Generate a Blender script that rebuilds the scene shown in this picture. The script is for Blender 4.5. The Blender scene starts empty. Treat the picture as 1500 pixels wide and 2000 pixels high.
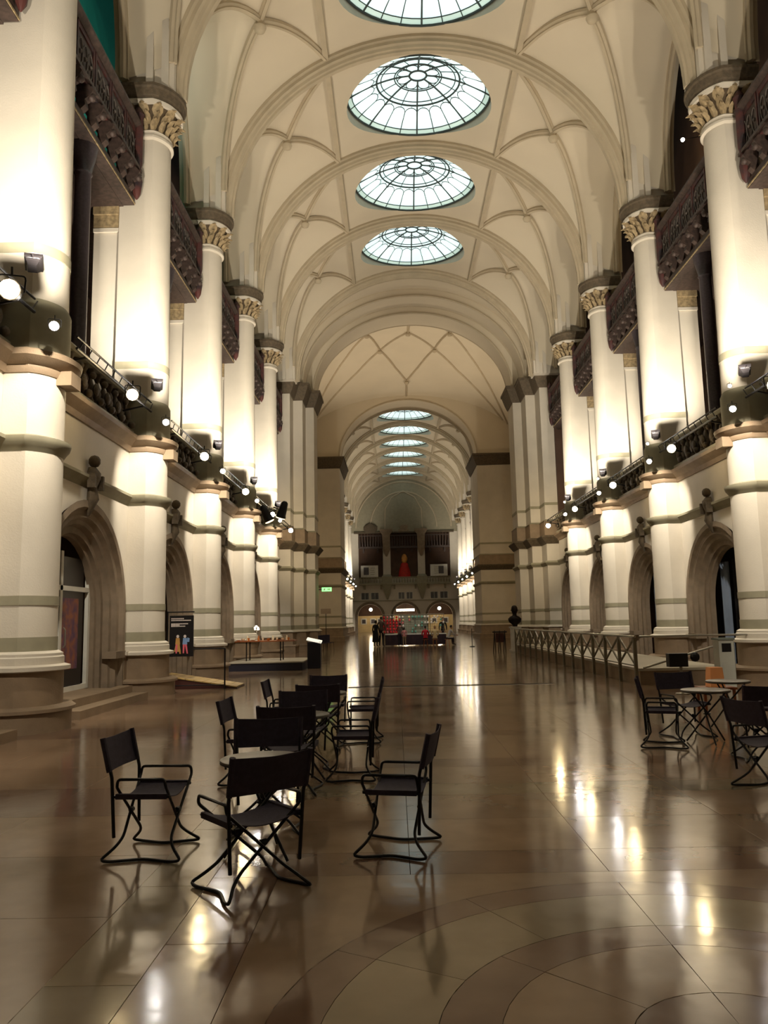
import bpy, math, random
from mathutils import Vector, Matrix
random.seed(7)
S = bpy.context.scene
COL = S.collection
PI = math.pi

# ---------------------------------------------------------------- camera, world, exposure
cam_d = bpy.data.cameras.new('camera'); cam = bpy.data.objects.new('camera', cam_d); COL.objects.link(cam)
S.camera = cam
cam_d.sensor_fit = 'VERTICAL'; cam_d.sensor_height = 24.0
cam_d.lens = 24.0 * 1546.0546 / 2000.0
cam_d.clip_end = 400
PITCH, ROLL, YAW, CX = 0.1368, -0.0206, 0.0124, -1.3144
cam.matrix_world = (Matrix.Translation((CX, 0, 1.6)) @ Matrix.Rotation(YAW, 4, 'Z') @ Matrix.Rotation(PI / 2 + PITCH, 4, 'X') @ Matrix.Rotation(ROLL, 4, 'Z'))
W = bpy.data.worlds.new('world'); S.world = W; W.use_nodes = True
W.node_tree.nodes['Background'].inputs[0].default_value = (0.55, 0.75, 0.85, 1)
W.node_tree.nodes['Background'].inputs[1].default_value = 0.05
S.view_settings.view_transform = 'Standard'; S.view_settings.look = 'None'
S.view_settings.exposure = 0.0; S.view_settings.gamma = 1.0; S.view_settings.use_curve_mapping = False
# lamp strengths (watt): uplight and downlight on the columns, wash on the vault
UP_W, DOWN_W, WASH_W, CROSS_W = 2000, 1300, 980, 8000
WARM = (1.0, 0.80, 0.55); COOL = (1.0, 0.91, 0.77)
SKYLIGHT = .86

# ---------------------------------------------------------------- materials
def lin(c):
    return tuple(((v / 255) / 12.92 if v / 255 <= .04045 else ((v / 255 + .055) / 1.055) ** 2.4) for v in c)
MATS = {}
def mat(name, rgb, rough=.6, metal=0., noise=.12, scale=3., bump=0., bscale=40., coat=0., emit=0., rgb2=None):
    if name in MATS: return MATS[name]
    m = bpy.data.materials.new(name); m.use_nodes = True; MATS[name] = m
    nt = m.node_tree; b = nt.nodes['Principled BSDF']
    c = lin(rgb); c2 = lin(rgb2) if rgb2 else tuple(v * (1 - noise) for v in c)
    tc = nt.nodes.new('ShaderNodeTexCoord'); n = nt.nodes.new('ShaderNodeTexNoise')
    n.inputs['Scale'].default_value = scale; n.inputs['Detail'].default_value = 4
    nt.links.new(tc.outputs['Object'], n.inputs['Vector'])
    r = nt.nodes.new('ShaderNodeValToRGB'); r.color_ramp.elements[0].position = .35; r.color_ramp.elements[1].position = .65
    r.color_ramp.elements[0].color = (*c2, 1); r.color_ramp.elements[1].color = (*c, 1)
    nt.links.new(n.outputs['Fac'], r.inputs[0]); nt.links.new(r.outputs[0], b.inputs['Base Color'])
    b.inputs['Roughness'].default_value = rough; b.inputs['Metallic'].default_value = metal
    if coat: b.inputs['Coat Weight'].default_value = coat
    if bump:
        n2 = nt.nodes.new('ShaderNodeTexNoise'); n2.inputs['Scale'].default_value = bscale; n2.inputs['Detail'].default_value = 3
        nt.links.new(tc.outputs['Object'], n2.inputs['Vector'])
        bp = nt.nodes.new('ShaderNodeBump'); bp.inputs['Strength'].default_value = bump; bp.inputs['Distance'].default_value = .02
        nt.links.new(n2.outputs['Fac'], bp.inputs['Height']); nt.links.new(bp.outputs[0], b.inputs['Normal'])
    if emit:
        b.inputs['Emission Color'].default_value = (*c, 1); b.inputs['Emission Strength'].default_value = emit
    return m
STONE = mat('pale_limestone', (206, 196, 178), .75, noise=.08, scale=1.3, bump=.15)
PLASTER = mat('cream_plaster', (206, 193, 168), .85, noise=.05, scale=.6)
RIBM = mat('warm_rib_stone', (184, 169, 142), .8, noise=.1, scale=2)
BAND = mat('grey_green_stone', (150, 143, 118), .7, noise=.15, scale=3)
BROWN = mat('brown_sandstone', (146, 124, 98), .7, noise=.2, scale=3, bump=.2)
DARKST = mat('dark_carved_stone', (96, 82, 62), .8, noise=.35, scale=9, bump=.5, bscale=25)
PORTAL = mat('portal_sandstone', (140, 122, 100), .75, noise=.22, scale=4, bump=.2)
CAPM = mat('capital_stone', (168, 146, 108), .75, noise=.45, scale=10)
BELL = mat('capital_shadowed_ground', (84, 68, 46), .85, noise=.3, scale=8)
IRON = mat('grey_iron_scrolls', (104, 94, 86), .6, noise=.3, scale=12)
GALRED = mat('painted_red_wood', (84, 42, 36), .6, noise=.45, scale=4, rgb2=(44, 34, 36))
GALDK = mat('dark_carved_wood', (76, 60, 52), .6, noise=.5, scale=10)
GALWALL = mat('gallery_brown_wall', (84, 60, 44), .8, noise=.3, scale=1)
TEAL = mat('teal_painted_wall', (22, 146, 128), .8, noise=.05)
GRAN = mat('dark_granite', (70, 62, 66), .35, noise=.3, scale=20)
BLACK = mat('black_metal', (22, 19, 20), .45, metal=.3, noise=.1)
CANVAS = mat('black_canvas', (58, 50, 66), .85, noise=.25, scale=30, bump=.2, bscale=200)
TTOP = mat('grey_tabletop', (112, 106, 98), .35, noise=.1)
STEEL = mat('brushed_steel', (170, 165, 152), .35, metal=.8, noise=.1)
SKYPANE = mat('lit_skylight_glass', (222, 244, 244), .3, noise=.0, emit=SKYLIGHT, rgb2=(190, 224, 228), scale=2)
RIMPANE = mat('shaded_rim_glass', (190, 216, 206), .3, noise=.0, emit=SKYLIGHT * .75)  # shade toward the rim put into a darker, dimmer glass tone
LEAD = mat('dark_glazing_bar', (52, 62, 60), .5)
DRUM = mat('skylight_drum_grey', (176, 170, 152), .8)
WHITE = mat('white_paint', (222, 218, 205), .5)
DARKBL = mat('dark_blue_panel', (28, 27, 42), .5)
GLASSY = mat('smoked_glass', (30, 26, 26), .3, noise=.1)
WOODY = mat('pale_plank_wood', (196, 162, 96), .5, noise=.2, scale=6)
REDW = mat('dark_red_wood', (70, 34, 26), .5)
LAMPW = mat('warm_lamp_lens', (255, 226, 170), .3, noise=0, emit=160)
LAMPC = mat('cool_lamp_lens', (255, 248, 240), .3, noise=0, emit=160)
GREEN = mat('exit_sign_green', (120, 230, 120), .4, noise=0, emit=2.5)
SKIN = mat('skin', (196, 150, 120), .6)
CURT = mat('black_curtain', (14, 12, 18), .9); CURTB = mat('blue_grey_curtain', (120, 132, 150), .9)

# floor stones: three tones, polished
def stone(name, a, b2, rough=.115):
    m = bpy.data.materials.new(name); m.use_nodes = True; nt = m.node_tree; b = nt.nodes['Principled BSDF']
    tc = nt.nodes.new('ShaderNodeTexCoord'); n = nt.nodes.new('ShaderNodeTexNoise'); n.inputs['Scale'].default_value = 2.2; n.inputs['Detail'].default_value = 7
    geo = nt.nodes.new('ShaderNodeNewGeometry')
    nt.links.new(geo.outputs['Position'], n.inputs['Vector'])
    oi = nt.nodes.new('ShaderNodeObjectInfo')
    r = nt.nodes.new('ShaderNodeValToRGB'); r.color_ramp.elements[0].position = .3; r.color_ramp.elements[1].position = .7
    r.color_ramp.elements[0].color = (*lin(a), 1); r.color_ramp.elements[1].color = (*lin(b2), 1)
    nt.links.new(n.outputs['Fac'], r.inputs[0])
    h = nt.nodes.new('ShaderNodeHueSaturation'); mr = nt.nodes.new('ShaderNodeMapRange')
    mr.inputs[3].default_value = .86; mr.inputs[4].default_value = 1.12
    nt.links.new(oi.outputs['Random'], mr.inputs[0]); nt.links.new(mr.outputs[0], h.inputs['Value'])
    nt.links.new(r.outputs[0], h.inputs['Color']); nt.links.new(h.outputs[0], b.inputs['Base Color'])
    n3 = nt.nodes.new('ShaderNodeTexNoise'); n3.inputs['Scale'].default_value = 1.4; n3.inputs['Detail'].default_value = 5
    nt.links.new(geo.outputs['Position'], n3.inputs['Vector'])
    mr2 = nt.nodes.new('ShaderNodeMapRange'); mr2.inputs[1].default_value = .3; mr2.inputs[2].default_value = .7
    mr2.inputs[3].default_value = rough * .75; mr2.inputs[4].default_value = rough * 1.3
    nt.links.new(n3.outputs['Fac'], mr2.inputs[0]); nt.links.new(mr2.outputs[0], b.inputs['Roughness'])
    n2 = nt.nodes.new('ShaderNodeTexNoise'); n2.inputs['Scale'].default_value = 5; n2.inputs['Detail'].default_value = 2
    nt.links.new(geo.outputs['Position'], n2.inputs['Vector'])
    bp = nt.nodes.new('ShaderNodeBump'); bp.inputs['Strength'].default_value = .06; bp.inputs['Distance'].default_value = .02
    nt.links.new(n2.outputs['Fac'], bp.inputs['Height']); nt.links.new(bp.outputs[0], b.inputs['Normal'])
    b.inputs['IOR'].default_value = 1.6
    MATS[name] = m; return m
FL_A = stone('floor_stone_beige', (132, 108, 86), (150, 124, 100))
FL_B = stone('floor_stone_brown', (108, 82, 66), (124, 98, 80))
FL_C = stone('floor_stone_greygreen', (132, 116, 92), (146, 130, 106))
JOINT = mat('floor_joint', (92, 74, 58), .5)

# ---------------------------------------------------------------- mesh helpers
class MB:
    def __init__(s): s.v = []; s.f = []; s.m = []; s.mats = []
    def mi(s, m):
        if m not in s.mats: s.mats.append(m)
        return s.mats.index(m)
    def add(s, vs, fs, m):
        o = len(s.v); s.v += [tuple(v) for v in vs]; k = s.mi(m)
        for f in fs: s.f.append([i + o for i in f]); s.m.append(k)
    def box(s, x0, x1, y0, y1, z0, z1, m):
        v = [(x, y, z) for z in (z0, z1) for y in (y0, y1) for x in (x0, x1)]
        s.add(v, [(0, 2, 3, 1), (4, 5, 7, 6), (0, 1, 5, 4), (2, 6, 7, 3), (0, 4, 6, 2), (1, 3, 7, 5)], m)
    def loft(s, rings, m, closed=True, cap=True):
        n = len(rings[0]); vs = [p for r in rings for p in r]; fs = []
        for i in range(len(rings) - 1):
            for j in range(n if closed else n - 1):
                k = (j + 1) % n; fs.append((i * n + j, i * n + k, (i + 1) * n + k, (i + 1) * n + j))
        if cap and closed:
            fs.append(tuple(range(n))[::-1]); fs.append(tuple((len(rings) - 1) * n + j for j in range(n)))
        s.add(vs, fs, m)
    def lathe(s, prof, m, n=16, c=(0, 0, 0), cap=True):
        s.loft([[(c[0] + r * math.cos(2 * PI * k / n), c[1] + r * math.sin(2 * PI * k / n), c[2] + z) for k in range(n)] for r, z in prof], m, cap=cap)
    def ball(s, c, r, m, n=10, k=6, sc=(1, 1, 1)):
        s.loft([[(c[0] + sc[0] * r * math.sin(a) * math.cos(2 * PI * j / n), c[1] + sc[1] * r * math.sin(a) * math.sin(2 * PI * j / n), c[2] - sc[2] * r * math.cos(a)) for j in range(n)]
                for a in [PI * (i + .12) / (k + .24) for i in range(k + 1)]], m)
    def tube(s, pts, r, m, n=8, closed=False):
        P = [Vector(p) for p in pts]; N = len(P); rings = []
        up = None
        for i in range(N):
            if closed: t = (P[(i + 1) % N] - P[i - 1])
            else: t = P[min(i + 1, N - 1)] - P[max(i - 1, 0)]
            t = t.normalized() if t.length > 1e-9 else Vector((0, 0, 1))
            if up is None: up = t.orthogonal().normalized()
            up = (up - t * up.dot(t)); up = up.normalized() if up.length > 1e-6 else t.orthogonal().normalized()
            sd = t.cross(up)
            rings.append([P[i] + (up * math.cos(2 * PI * k / n) + sd * math.sin(2 * PI * k / n)) * r for k in range(n)])
        if closed: rings.append(rings[0])
        s.loft(rings, m, cap=not closed)
    def sweep(s, pts, nrm, prof, m, cap=True):
        # prof: closed list of (side, normal) offsets
        P = [Vector(p) for p in pts]; rings = []
        for i in range(len(P)):
            t = (P[min(i + 1, len(P) - 1)] - P[max(i - 1, 0)]).normalized()
            n_ = Vector(nrm[i]) if not isinstance(nrm, tuple) else Vector(nrm)
            n_ = (n_ - t * n_.dot(t)).normalized(); sd = t.cross(n_)
            rings.append([P[i] + sd * a + n_ * b for a, b in prof])
        s.loft(rings, m, cap=cap)
    def build(s, name, parent=None, smooth=False, loc=None, rz=0):
        me = bpy.data.meshes.new(name); me.from_pydata(s.v, [], s.f)
        for m in s.mats: me.materials.append(m)
        me.polygons.foreach_set('material_index', s.m)
        if smooth:
            me.polygons.foreach_set('use_smooth', [True] * len(s.f)); me.update()
            try: me.set_sharp_from_angle(angle=math.radians(smooth if smooth is not True else 40))
            except Exception: pass
        me.update()
        return link(name, me, parent, loc, rz)
def link(name, me, parent=None, loc=None, rz=0):
    o = bpy.data.objects.new(name, me); COL.objects.link(o)
    if parent: o.parent = parent
    if loc is not None: o.location = loc
    o.rotation_euler[2] = rz
    return o
def tag(o, label=None, cat=None, group=None, kind=None):
    if label: o['label'] = label
    if cat: o['category'] = cat
    if group: o['group'] = group
    if kind: o['kind'] = kind
    return o
def thing(name, label, cat, loc=(0, 0, 0), rz=0, group=None):
    o = bpy.data.objects.new(name, None); COL.objects.link(o); o.location = loc; o.rotation_euler[2] = rz
    o.empty_display_size = .2
    return tag(o, label, cat, group)
def struct(name, loc=(0, 0, 0), rz=0):
    o = bpy.data.objects.new(name, None); COL.objects.link(o); o.location = loc; o.rotation_euler[2] = rz
    o['kind'] = 'structure'; return o
KIDS = {}
def dup(root, loc, rz, label, group=None):
    if not KIDS or root.name not in KIDS:
        KIDS[root.name] = [(c, [g for g in bpy.data.objects if g.parent == c]) for c in bpy.data.objects if c.parent == root]
    r = root.copy(); COL.objects.link(r); r.location = loc; r.rotation_euler[2] = rz; r['label'] = label
    if group: r['group'] = group
    for c, gs in KIDS[root.name]:
        k = c.copy(); COL.objects.link(k); k.parent = r
        for g in gs: g2 = g.copy(); COL.objects.link(g2); g2.parent = k
    return r
def fillet(pts, r, n=4, closed=False):
    P = [Vector(p) for p in pts]; out = []; N = len(P)
    for i in range(N):
        if not closed and i in (0, N - 1): out.append(P[i]); continue
        a, b, c = P[i - 1], P[i], P[(i + 1) % N]; u = a - b; w = c - b
        d = min(r, u.length * .45, w.length * .45); p0 = b + u.normalized() * d; p1 = b + w.normalized() * d
        for k in range(n + 1):
            t = k / n; out.append(p0 * (1 - t) ** 2 + b * 2 * t * (1 - t) + p1 * t * t)
    return out
def spot(parent, loc, aim, watt, color, deg, blend=.6, size=.12, name='lamp'):
    d = bpy.data.lights.new(name, 'SPOT'); d.energy = watt; d.color = color; d.spot_size = math.radians(deg); d.spot_blend = blend; d.shadow_soft_size = size
    o = bpy.data.objects.new(name, d); COL.objects.link(o)
    if parent: o.parent = parent
    o.location = loc
    o.rotation_euler = (Vector(aim) - Vector(loc)).to_track_quat('-Z', 'Y').to_euler()
    return o

# ---------------------------------------------------------------- hall dimensions
WX = 7.6                                   # wall plane
NEAR = [19.0 + 6.1034 * k for k in range(-4, 4)]      # column rows of the near hall
NEARB = [y + 3.05 for y in NEAR]            # bay centres (last bay runs to the crossing arch)
FAR = [72.3 + 6.1 * i for i in range(6)]; FARB = [y + 3.05 for y in FAR]
def side_x(s, x): return s * x
# place something modelled with local +x pointing into the hall: left side rz=0, right side rz=PI

# ---------------------------------------------------------------- floor
floor = struct('floor')
b = MB(); b.box(-11, 11, -5.6, 113, -.3, -.012, JOINT); b.build('floor_base', floor)
def slab_mesh(w, d, m):
    b = MB(); c = .0025
    v = [(-w/2, -d/2, -.012), (w/2, -d/2, -.012), (w/2, d/2, -.012), (-w/2, d/2, -.012)]
    t = [(-w/2 + c, -d/2 + c, 0), (w/2 - c, -d/2 + c, 0), (w/2 - c, d/2 - c, 0), (-w/2 + c, d/2 - c, 0)]
    t0 = [(x, y, -.003) for x, y in ((-w/2 + .001, -d/2 + .001), (w/2 - .001, -d/2 + .001), (w/2 - .001, d/2 - .001), (-w/2 + .001, d/2 - .001))]
    b.loft([v, t0, t], m)
    me = bpy.data.meshes.new('slab'); me.from_pydata(b.v, [], b.f); me.materials.append(m); return me
slabs = {}
CR = (0.0, 3.2)                            # centre of the inlaid medallion
def ringseg(r0, r1, a0, a1, m, n=6):
    b = MB(); g = .0015
    A = [a0 + (a1 - a0) * i / n for i in range(n + 1)]; da = g / max(r0, .3)
    A[0] += da; A[-1] -= da
    o = [(CR[0] + (r1 - g) * math.cos(a), CR[1] + (r1 - g) * math.sin(a)) for a in A] + [(CR[0] + (r0 + g) * math.cos(a), CR[1] + (r0 + g) * math.sin(a)) for a in A[::-1]]
    k = len(A)
    vs = [(x, y, -.012) for x, y in o] + [(x, y, 0) for x, y in o]; fs = []
    nn = len(o)
    for i in range(nn): fs.append((i, (i + 1) % nn, nn + (i + 1) % nn, nn + i))
    for i in range(k - 1): fs.append((nn + i, nn + i + 1, nn + nn - 2 - i, nn + nn - 1 - i))
    b.add(vs, fs, m); return b.build('slab', floor)
R_OUT = 1.9
for r0, r1, m, n in ((1.67, 1.9, FL_B, 12), (1.2, 1.67, FL_C, 12), (.95, 1.2, FL_B, 8), (.45, .95, FL_A, 8), (.02, .45, FL_B, 4)):
    for i in range(n): ringseg(r0, r1, 2 * PI * i / n, 2 * PI * (i + 1) / n, m)
# square field round the medallion, spandrels
def spandrel(q, m):
    b = MB(); h = 2.1; g = .0015; n = 8
    arc = [(CR[0] + (R_OUT + g) * math.cos(q * PI/2 + PI/2 * i / n), CR[1] + (R_OUT + g) * math.sin(q * PI/2 + PI/2 * i / n)) for i in range(n + 1)]
    def sq(a):
        c, s_ = math.cos(a), math.sin(a); k = (h - g) / max(abs(c), abs(s_)); return (CR[0] + c * k, CR[1] + s_ * k)
    out = [sq(q * PI/2 + PI/2 * i / n) for i in range(n + 1)]
    vs = [(x, y, 0) for x, y in arc + out]; fs = [(i, n + 1 + i, n + 2 + i, i + 1) for i in range(n)]
    b.add(vs, fs, m); b.build('slab', floor)
for q in range(4): spandrel(q, FL_A)
def put_slab(x0, x1, y0, y1, m, par=floor, name='slab'):
    k = (round(x1 - x0, 3), round(y1 - y0, 3), m.name)
    if k not in slabs: slabs[k] = slab_mesh(x1 - x0, y1 - y0, m)
    return link(name, slabs[k], par, ((x0 + x1) / 2, (y0 + y1) / 2, 0))
def field(x0, x1, y0, y1, nx, ny, mf):
    for j in range(ny):
        for i in range(nx):
            put_slab(x0 + (x1 - x0) * i / nx, x0 + (x1 - x0) * (i + 1) / nx, y0 + (y1 - y0) * j / ny, y0 + (y1 - y0) * (j + 1) / ny, mf(i, j))
field(-2.52, -2.1, 1.1, 5.3, 1, 4, lambda i, j: FL_B); field(2.1, 2.52, 1.1, 5.3, 1, 4, lambda i, j: FL_B)
field(-2.94, -2.52, 1.1, 20, 1, 14, lambda i, j: FL_C); field(2.52, 2.94, 1.1, 20, 1, 14, lambda i, j: FL_C)
yy = 5.3
seq = [(FL_B, .5), (FL_A, .9), (FL_A, .9), (FL_C, .5), (FL_A, .9), (FL_B, .5), (FL_A, .9), (FL_A, .9)]
i = 0
while yy < 19.5:
    m, d = seq[i % len(seq)]; i += 1
    d = min(d, 20 - yy) if 20 - yy - d > .3 else 20 - yy
    for k in range(4): put_slab(-2.52 + 1.26 * k, -2.52 + 1.26 * (k + 1), yy, yy + d, m)
    yy += d
field(-7.5, -2.94, 1.1, 20, 3, 16, lambda i, j: FL_B if j % 4 == 1 else FL_A)
field(2.94, 7.5, 1.1, 20, 3, 16, lambda i, j: FL_B if j % 4 == 1 else FL_A)
# the slabs farther off and beyond the frame: too small to pick apart
b = MB()
def stuff_slabs(x0, x1, y0, y1, dx, dy):
    nx = max(1, round((x1 - x0) / dx)); ny = max(1, round((y1 - y0) / dy)); g = .0015
    for j in range(ny):
        for i in range(nx):
            xa = x0 + (x1 - x0) * i / nx; xb = x0 + (x1 - x0) * (i + 1) / nx; ya = y0 + (y1 - y0) * j / ny; yb = y0 + (y1 - y0) * (j + 1) / ny
            b.add([(xa + g, ya + g, 0), (xb - g, ya + g, 0), (xb - g, yb - g, 0), (xa + g, yb - g, 0)], [(0, 1, 2, 3)],
                  FL_B if (j % 4 == 1 or random.random() < .12) else (FL_C if random.random() < .15 else FL_A))
stuff_slabs(-7.5, 7.5, 20, 112, 1.5, 1.0); stuff_slabs(-7.5, 7.5, -5.5, 1.1, 1.5, 1.0)
stuff_slabs(-11, -7.5, -5.5, 112, 1.2, 1.2); stuff_slabs(7.5, 11, -5.5, 112, 1.2, 1.2)
tag(b.build('distant_slabs', floor), kind='stuff')

# ---------------------------------------------------------------- columns
def plan(o, back=-.5, w=.56, r=.64, n=12):
    w += o; R = r + o; x0 = math.sqrt(max(R * R - w * w, .01)); a0 = math.atan2(w, x0)
    return [(back, -w), (x0, -w)] + [(R * math.cos(a), R * math.sin(a)) for a in [-a0 + 2 * a0 * i / n for i in range(1, n)]] + [(x0, w), (back, w)]
def plof(b, prof, m, **k): b.loft([[(x, y, z) for x, y in plan(o, **k)] for z, o in prof], m)
col_parts = []
def cp(name, b, smooth=30): col_parts.append((name, b, smooth))
b = MB(); plof(b, [(0, .26), (.30, .26), (.31, .32), (.36, .32), (.40, .26)], BROWN); cp('plinth', b)
b = MB(); plof(b, [(.40, .12), (.92, .12)], BROWN); cp('dado', b)
b = MB(); plof(b, [(.92, .14), (.94, .22), (1.0, .22), (1.03, .12), (1.14, .12), (1.16, .10), (1.20, .10), (1.24, .03)], STONE); cp('base_moulding', b)
b = MB(); plof(b, [(1.24, .012), (1.46, .012)], BAND); plof(b, [(1.46, 0), (1.96, 0)], STONE); plof(b, [(1.96, .012), (2.11, .012)], BAND)
plof(b, [(2.11, 0), (4.50, 0)], STONE); cp('lower_shaft', b)
b = MB(); plof(b, [(4.42, .0), (4.50, .05), (4.56, .10), (4.62, .12), (4.66, .12), (4.70, 0)], BAND); cp('string_course', b)
b = MB(); plof(b, [(4.70, 0), (5.72, 0)], STONE); cp('middle_shaft', b)
b = MB(); plof(b, [(5.72, .02), (5.80, .06), (5.84, .06), (5.88, .14), (5.96, .24), (6.04, .26), (6.08, .20)], BROWN)
b.box(-.5, .86, -.2, .2, 5.60, 5.84, BROWN); cp('cornice', b)
b = MB(); plof(b, [(6.08, .05), (6.25, .05), (6.9, .05), (7.0, .0)], BAND); cp('pedestal', b)
b = MB(); plof(b, [(7.0, 0), (7.78, 0)], STONE); plof(b, [(7.78, .012), (7.96, .012)], BAND); plof(b, [(7.96, 0), (13.86, -.05)], STONE); cp('upper_shaft', b)
b = MB(); plof(b, [(13.80, -.05), (13.84, .02), (13.90, .02), (13.93, -.04), (13.99, -.04), (14.02, .0), (14.06, -.03)], STONE)
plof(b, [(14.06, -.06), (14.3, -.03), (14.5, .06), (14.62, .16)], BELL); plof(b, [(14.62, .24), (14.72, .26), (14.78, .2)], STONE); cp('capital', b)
# carved leaves round the bell
b = MB()
P0 = plan(-.02)
def leafring(z, o, num, h, jit):
    P = [Vector((x, y, 0)) for x, y in plan(o, back=-.42)]
    L = [(P[i + 1] - P[i]).length for i in range(len(P) - 1)]; T = sum(L)
    for k in range(num):
        t = T * (k + jit) / num; i = 0
        while i < len(L) - 1 and t > L[i]: t -= L[i]; i += 1
        p = P[i] + (P[i + 1] - P[i]) * (t / L[i]); tg = (P[i + 1] - P[i]).normalized(); nn = Vector((tg.y, -tg.x, 0))
        w = T / num * .42
        pr = [(0, w * .6, .0), (h * .45, w, .05), (h * .8, w * .9, .12), (h, w * .5, .19), (h * .86, w * .3, .22)]
        b.loft([[p + tg * -ww + Vector((0, 0, z + zz)) + nn * (d - .03), p + nn * (d + .045) + Vector((0, 0, z + zz)), p + tg * ww + Vector((0, 0, z + zz)) + nn * (d - .03), p + nn * (d - .09) + Vector((0, 0, z + zz))] for zz, ww, d in pr], CAPM)
leafring(14.05, -.05, 13, .24, .5); leafring(14.22, -.01, 14, .24, 0.99); leafring(14.42, .08, 9, .22, .5)
LEAFB = b
b = MB(); plof(b, [(14.78, .18), (14.84, .26), (15.0, .30), (15.04, .34), (15.12, .34), (15.16, .26)], DARKST); cp('abacus', b)
cp('carved_leaves', LEAFB, 50)
ORD = ['first', 'second', 'third', 'fourth', 'fifth', 'sixth', 'seventh', 'eighth', 'ninth', 'tenth']
colmesh = None
def column(s, Y, label, group):
    global colmesh
    t = thing('column', label, 'column', (s * 7.5, Y, 0), 0 if s < 0 else PI, group)
    if colmesh is None:
        colmesh = []
        for nme, bb, sm in col_parts:
            o = bb.build(nme, t, sm); colmesh.append((nme, o.data))
    else:
        for nme, me in colmesh: link(nme, me, t)
    for o in t.children if False else []: pass
    return t
HALF = {-1: 'left', 1: 'right'}
for s in (-1, 1):
    first = 2 if s < 0 else 3
    for k, Y in enumerate(NEAR):
        if k < first: lab = 'pale column on the %s beside the camera, outside the frame, %s of its row' % (HALF[s], ORD[k])
        elif k == first: lab = 'nearest pale half-round stone column on the %s, cut by the picture edge' % HALF[s] if s < 0 else 'nearest pale half-round stone column on the right, beside the dark curtained portal'
        else: lab = 'pale half-round stone column in the near hall on the %s, %s from the front' % (HALF[s], ORD[k - first])
        column(s, Y, lab, 'columns of the near hall')
    for k, Y in enumerate(FAR):
        column(s, Y, 'small pale column in the far hall on the %s, %s beyond the crossing' % (HALF[s], ORD[k]), 'columns of the far hall')

# ---------------------------------------------------------------- side walls
def arch_pts(r, zc, n=18, x=0, zbase=0):
    return [(x, -r, zbase)] + [(x, -r * math.cos(PI * i / n), zc + r * math.sin(PI * i / n)) for i in range(n + 1)] + [(x, r, zbase)]
HB = 2.49                                  # half bay of bare wall between columns
def wall_face(b, r, zc, m, top=5.72, x=0.0, t=.5, n=18):
    A = arch_pts(r, zc, n, x); O = []
    for (xx, y, z) in A:
        if z <= zc + 1e-6: O.append((x, math.copysign(HB, y), z)); continue
        dy, dz = y, z - zc; k = min(HB / max(abs(dy), 1e-6), (top - zc) / max(dz, 1e-6)); O.append((x, dy * k, zc + dz * k))
    # make corners exact
    for sgn in (-1, 1):
        best = min(range(len(O)), key=lambda i: abs(O[i][1] - sgn * HB) + abs(O[i][2] - top)); O[best] = (x, sgn * HB, top)
    N = len(A); fs = [(i, i + 1, N + i + 1, N + i) for i in range(N - 1)]
    b.add(A + O, fs, m)
    A2 = [(xx - t, y, z) for xx, y, z in A]; b.add(A + A2, [(i, N + i, N + i + 1, i + 1) for i in range(N - 1)], m)
wb = MB(); wall_face(wb, 2.2, 1.9, STONE)
sw = MB()
for sgn in (-1, 1):
    y0, y1 = sorted((sgn * 2.2, sgn * HB))
    for z0, z1, d, m in ((0, .34, .2, BROWN), (.34, .95, .1, BROWN), (.95, 1.03, .16, STONE), (1.24, 1.46, .012, BAND), (1.96, 2.11, .012, BAND)):
        sw.box(0, d, y0, y1, z0, z1, m)
sc = MB(); sc.loft([[(x, y, z) for x, z in ((0, 4.42), (.05, 4.5), (.14, 4.6), (.14, 4.66), (0, 4.7))] for y in (-HB, HB)], BAND)
gc = MB(); gc.loft([[(x, y, z) for x, z in ((-.3, 5.72), (.04, 5.72), (.08, 5.84), (.16, 5.9), (.26, 5.98), (.28, 6.06), (.2, 6.1), (-.3, 6.1))] for y in (-HB, HB)], BROWN)
ps = MB()
sec = [(2.26, .09), (2.12, .09), (2.06, .0), (1.98, -.02), (1.92, .0), (1.86, -.1), (1.78, -.12), (1.73, -.24), (1.65, -.25), (1.6, -.24), (1.6, -.34), (1.54, -.36), (1.54, -.5)]
ps.loft([arch_pts(r, 1.9, 20, x) for r, x in sec], PORTAL, closed=False)
ps.box(-.2, .12, -2.24, -1.62, .9, 1.05, PORTAL); ps.box(-.2, .12, 1.62, 2.24, .9, 1.05, PORTAL)
def keyfig():
    b = MB()
    b.loft([[(.05 + d, w * math.cos(a), z + .0) if False else (.02 + d * (1 + math.sin(a)) , w * math.cos(a), z) for a in [2 * PI * i / 8 for i in range(8)]]
            for z, w, d in ((3.85, .04, .02), (4.05, .14, .07), (4.2, .19, .11), (4.45, .13, .09), (4.62, .2, .12), (4.75, .22, .12), (4.85, .1, .08))], DARKST)
    b.ball((.14, 0, 4.98), .13, DARKST, 8, 5); b.box(.1, .26, -.26, -.18, 4.4, 4.7, DARKST); b.box(.1, .26, .18, .26, 4.4, 4.7, DARKST)
    return b
kf = keyfig()
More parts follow.
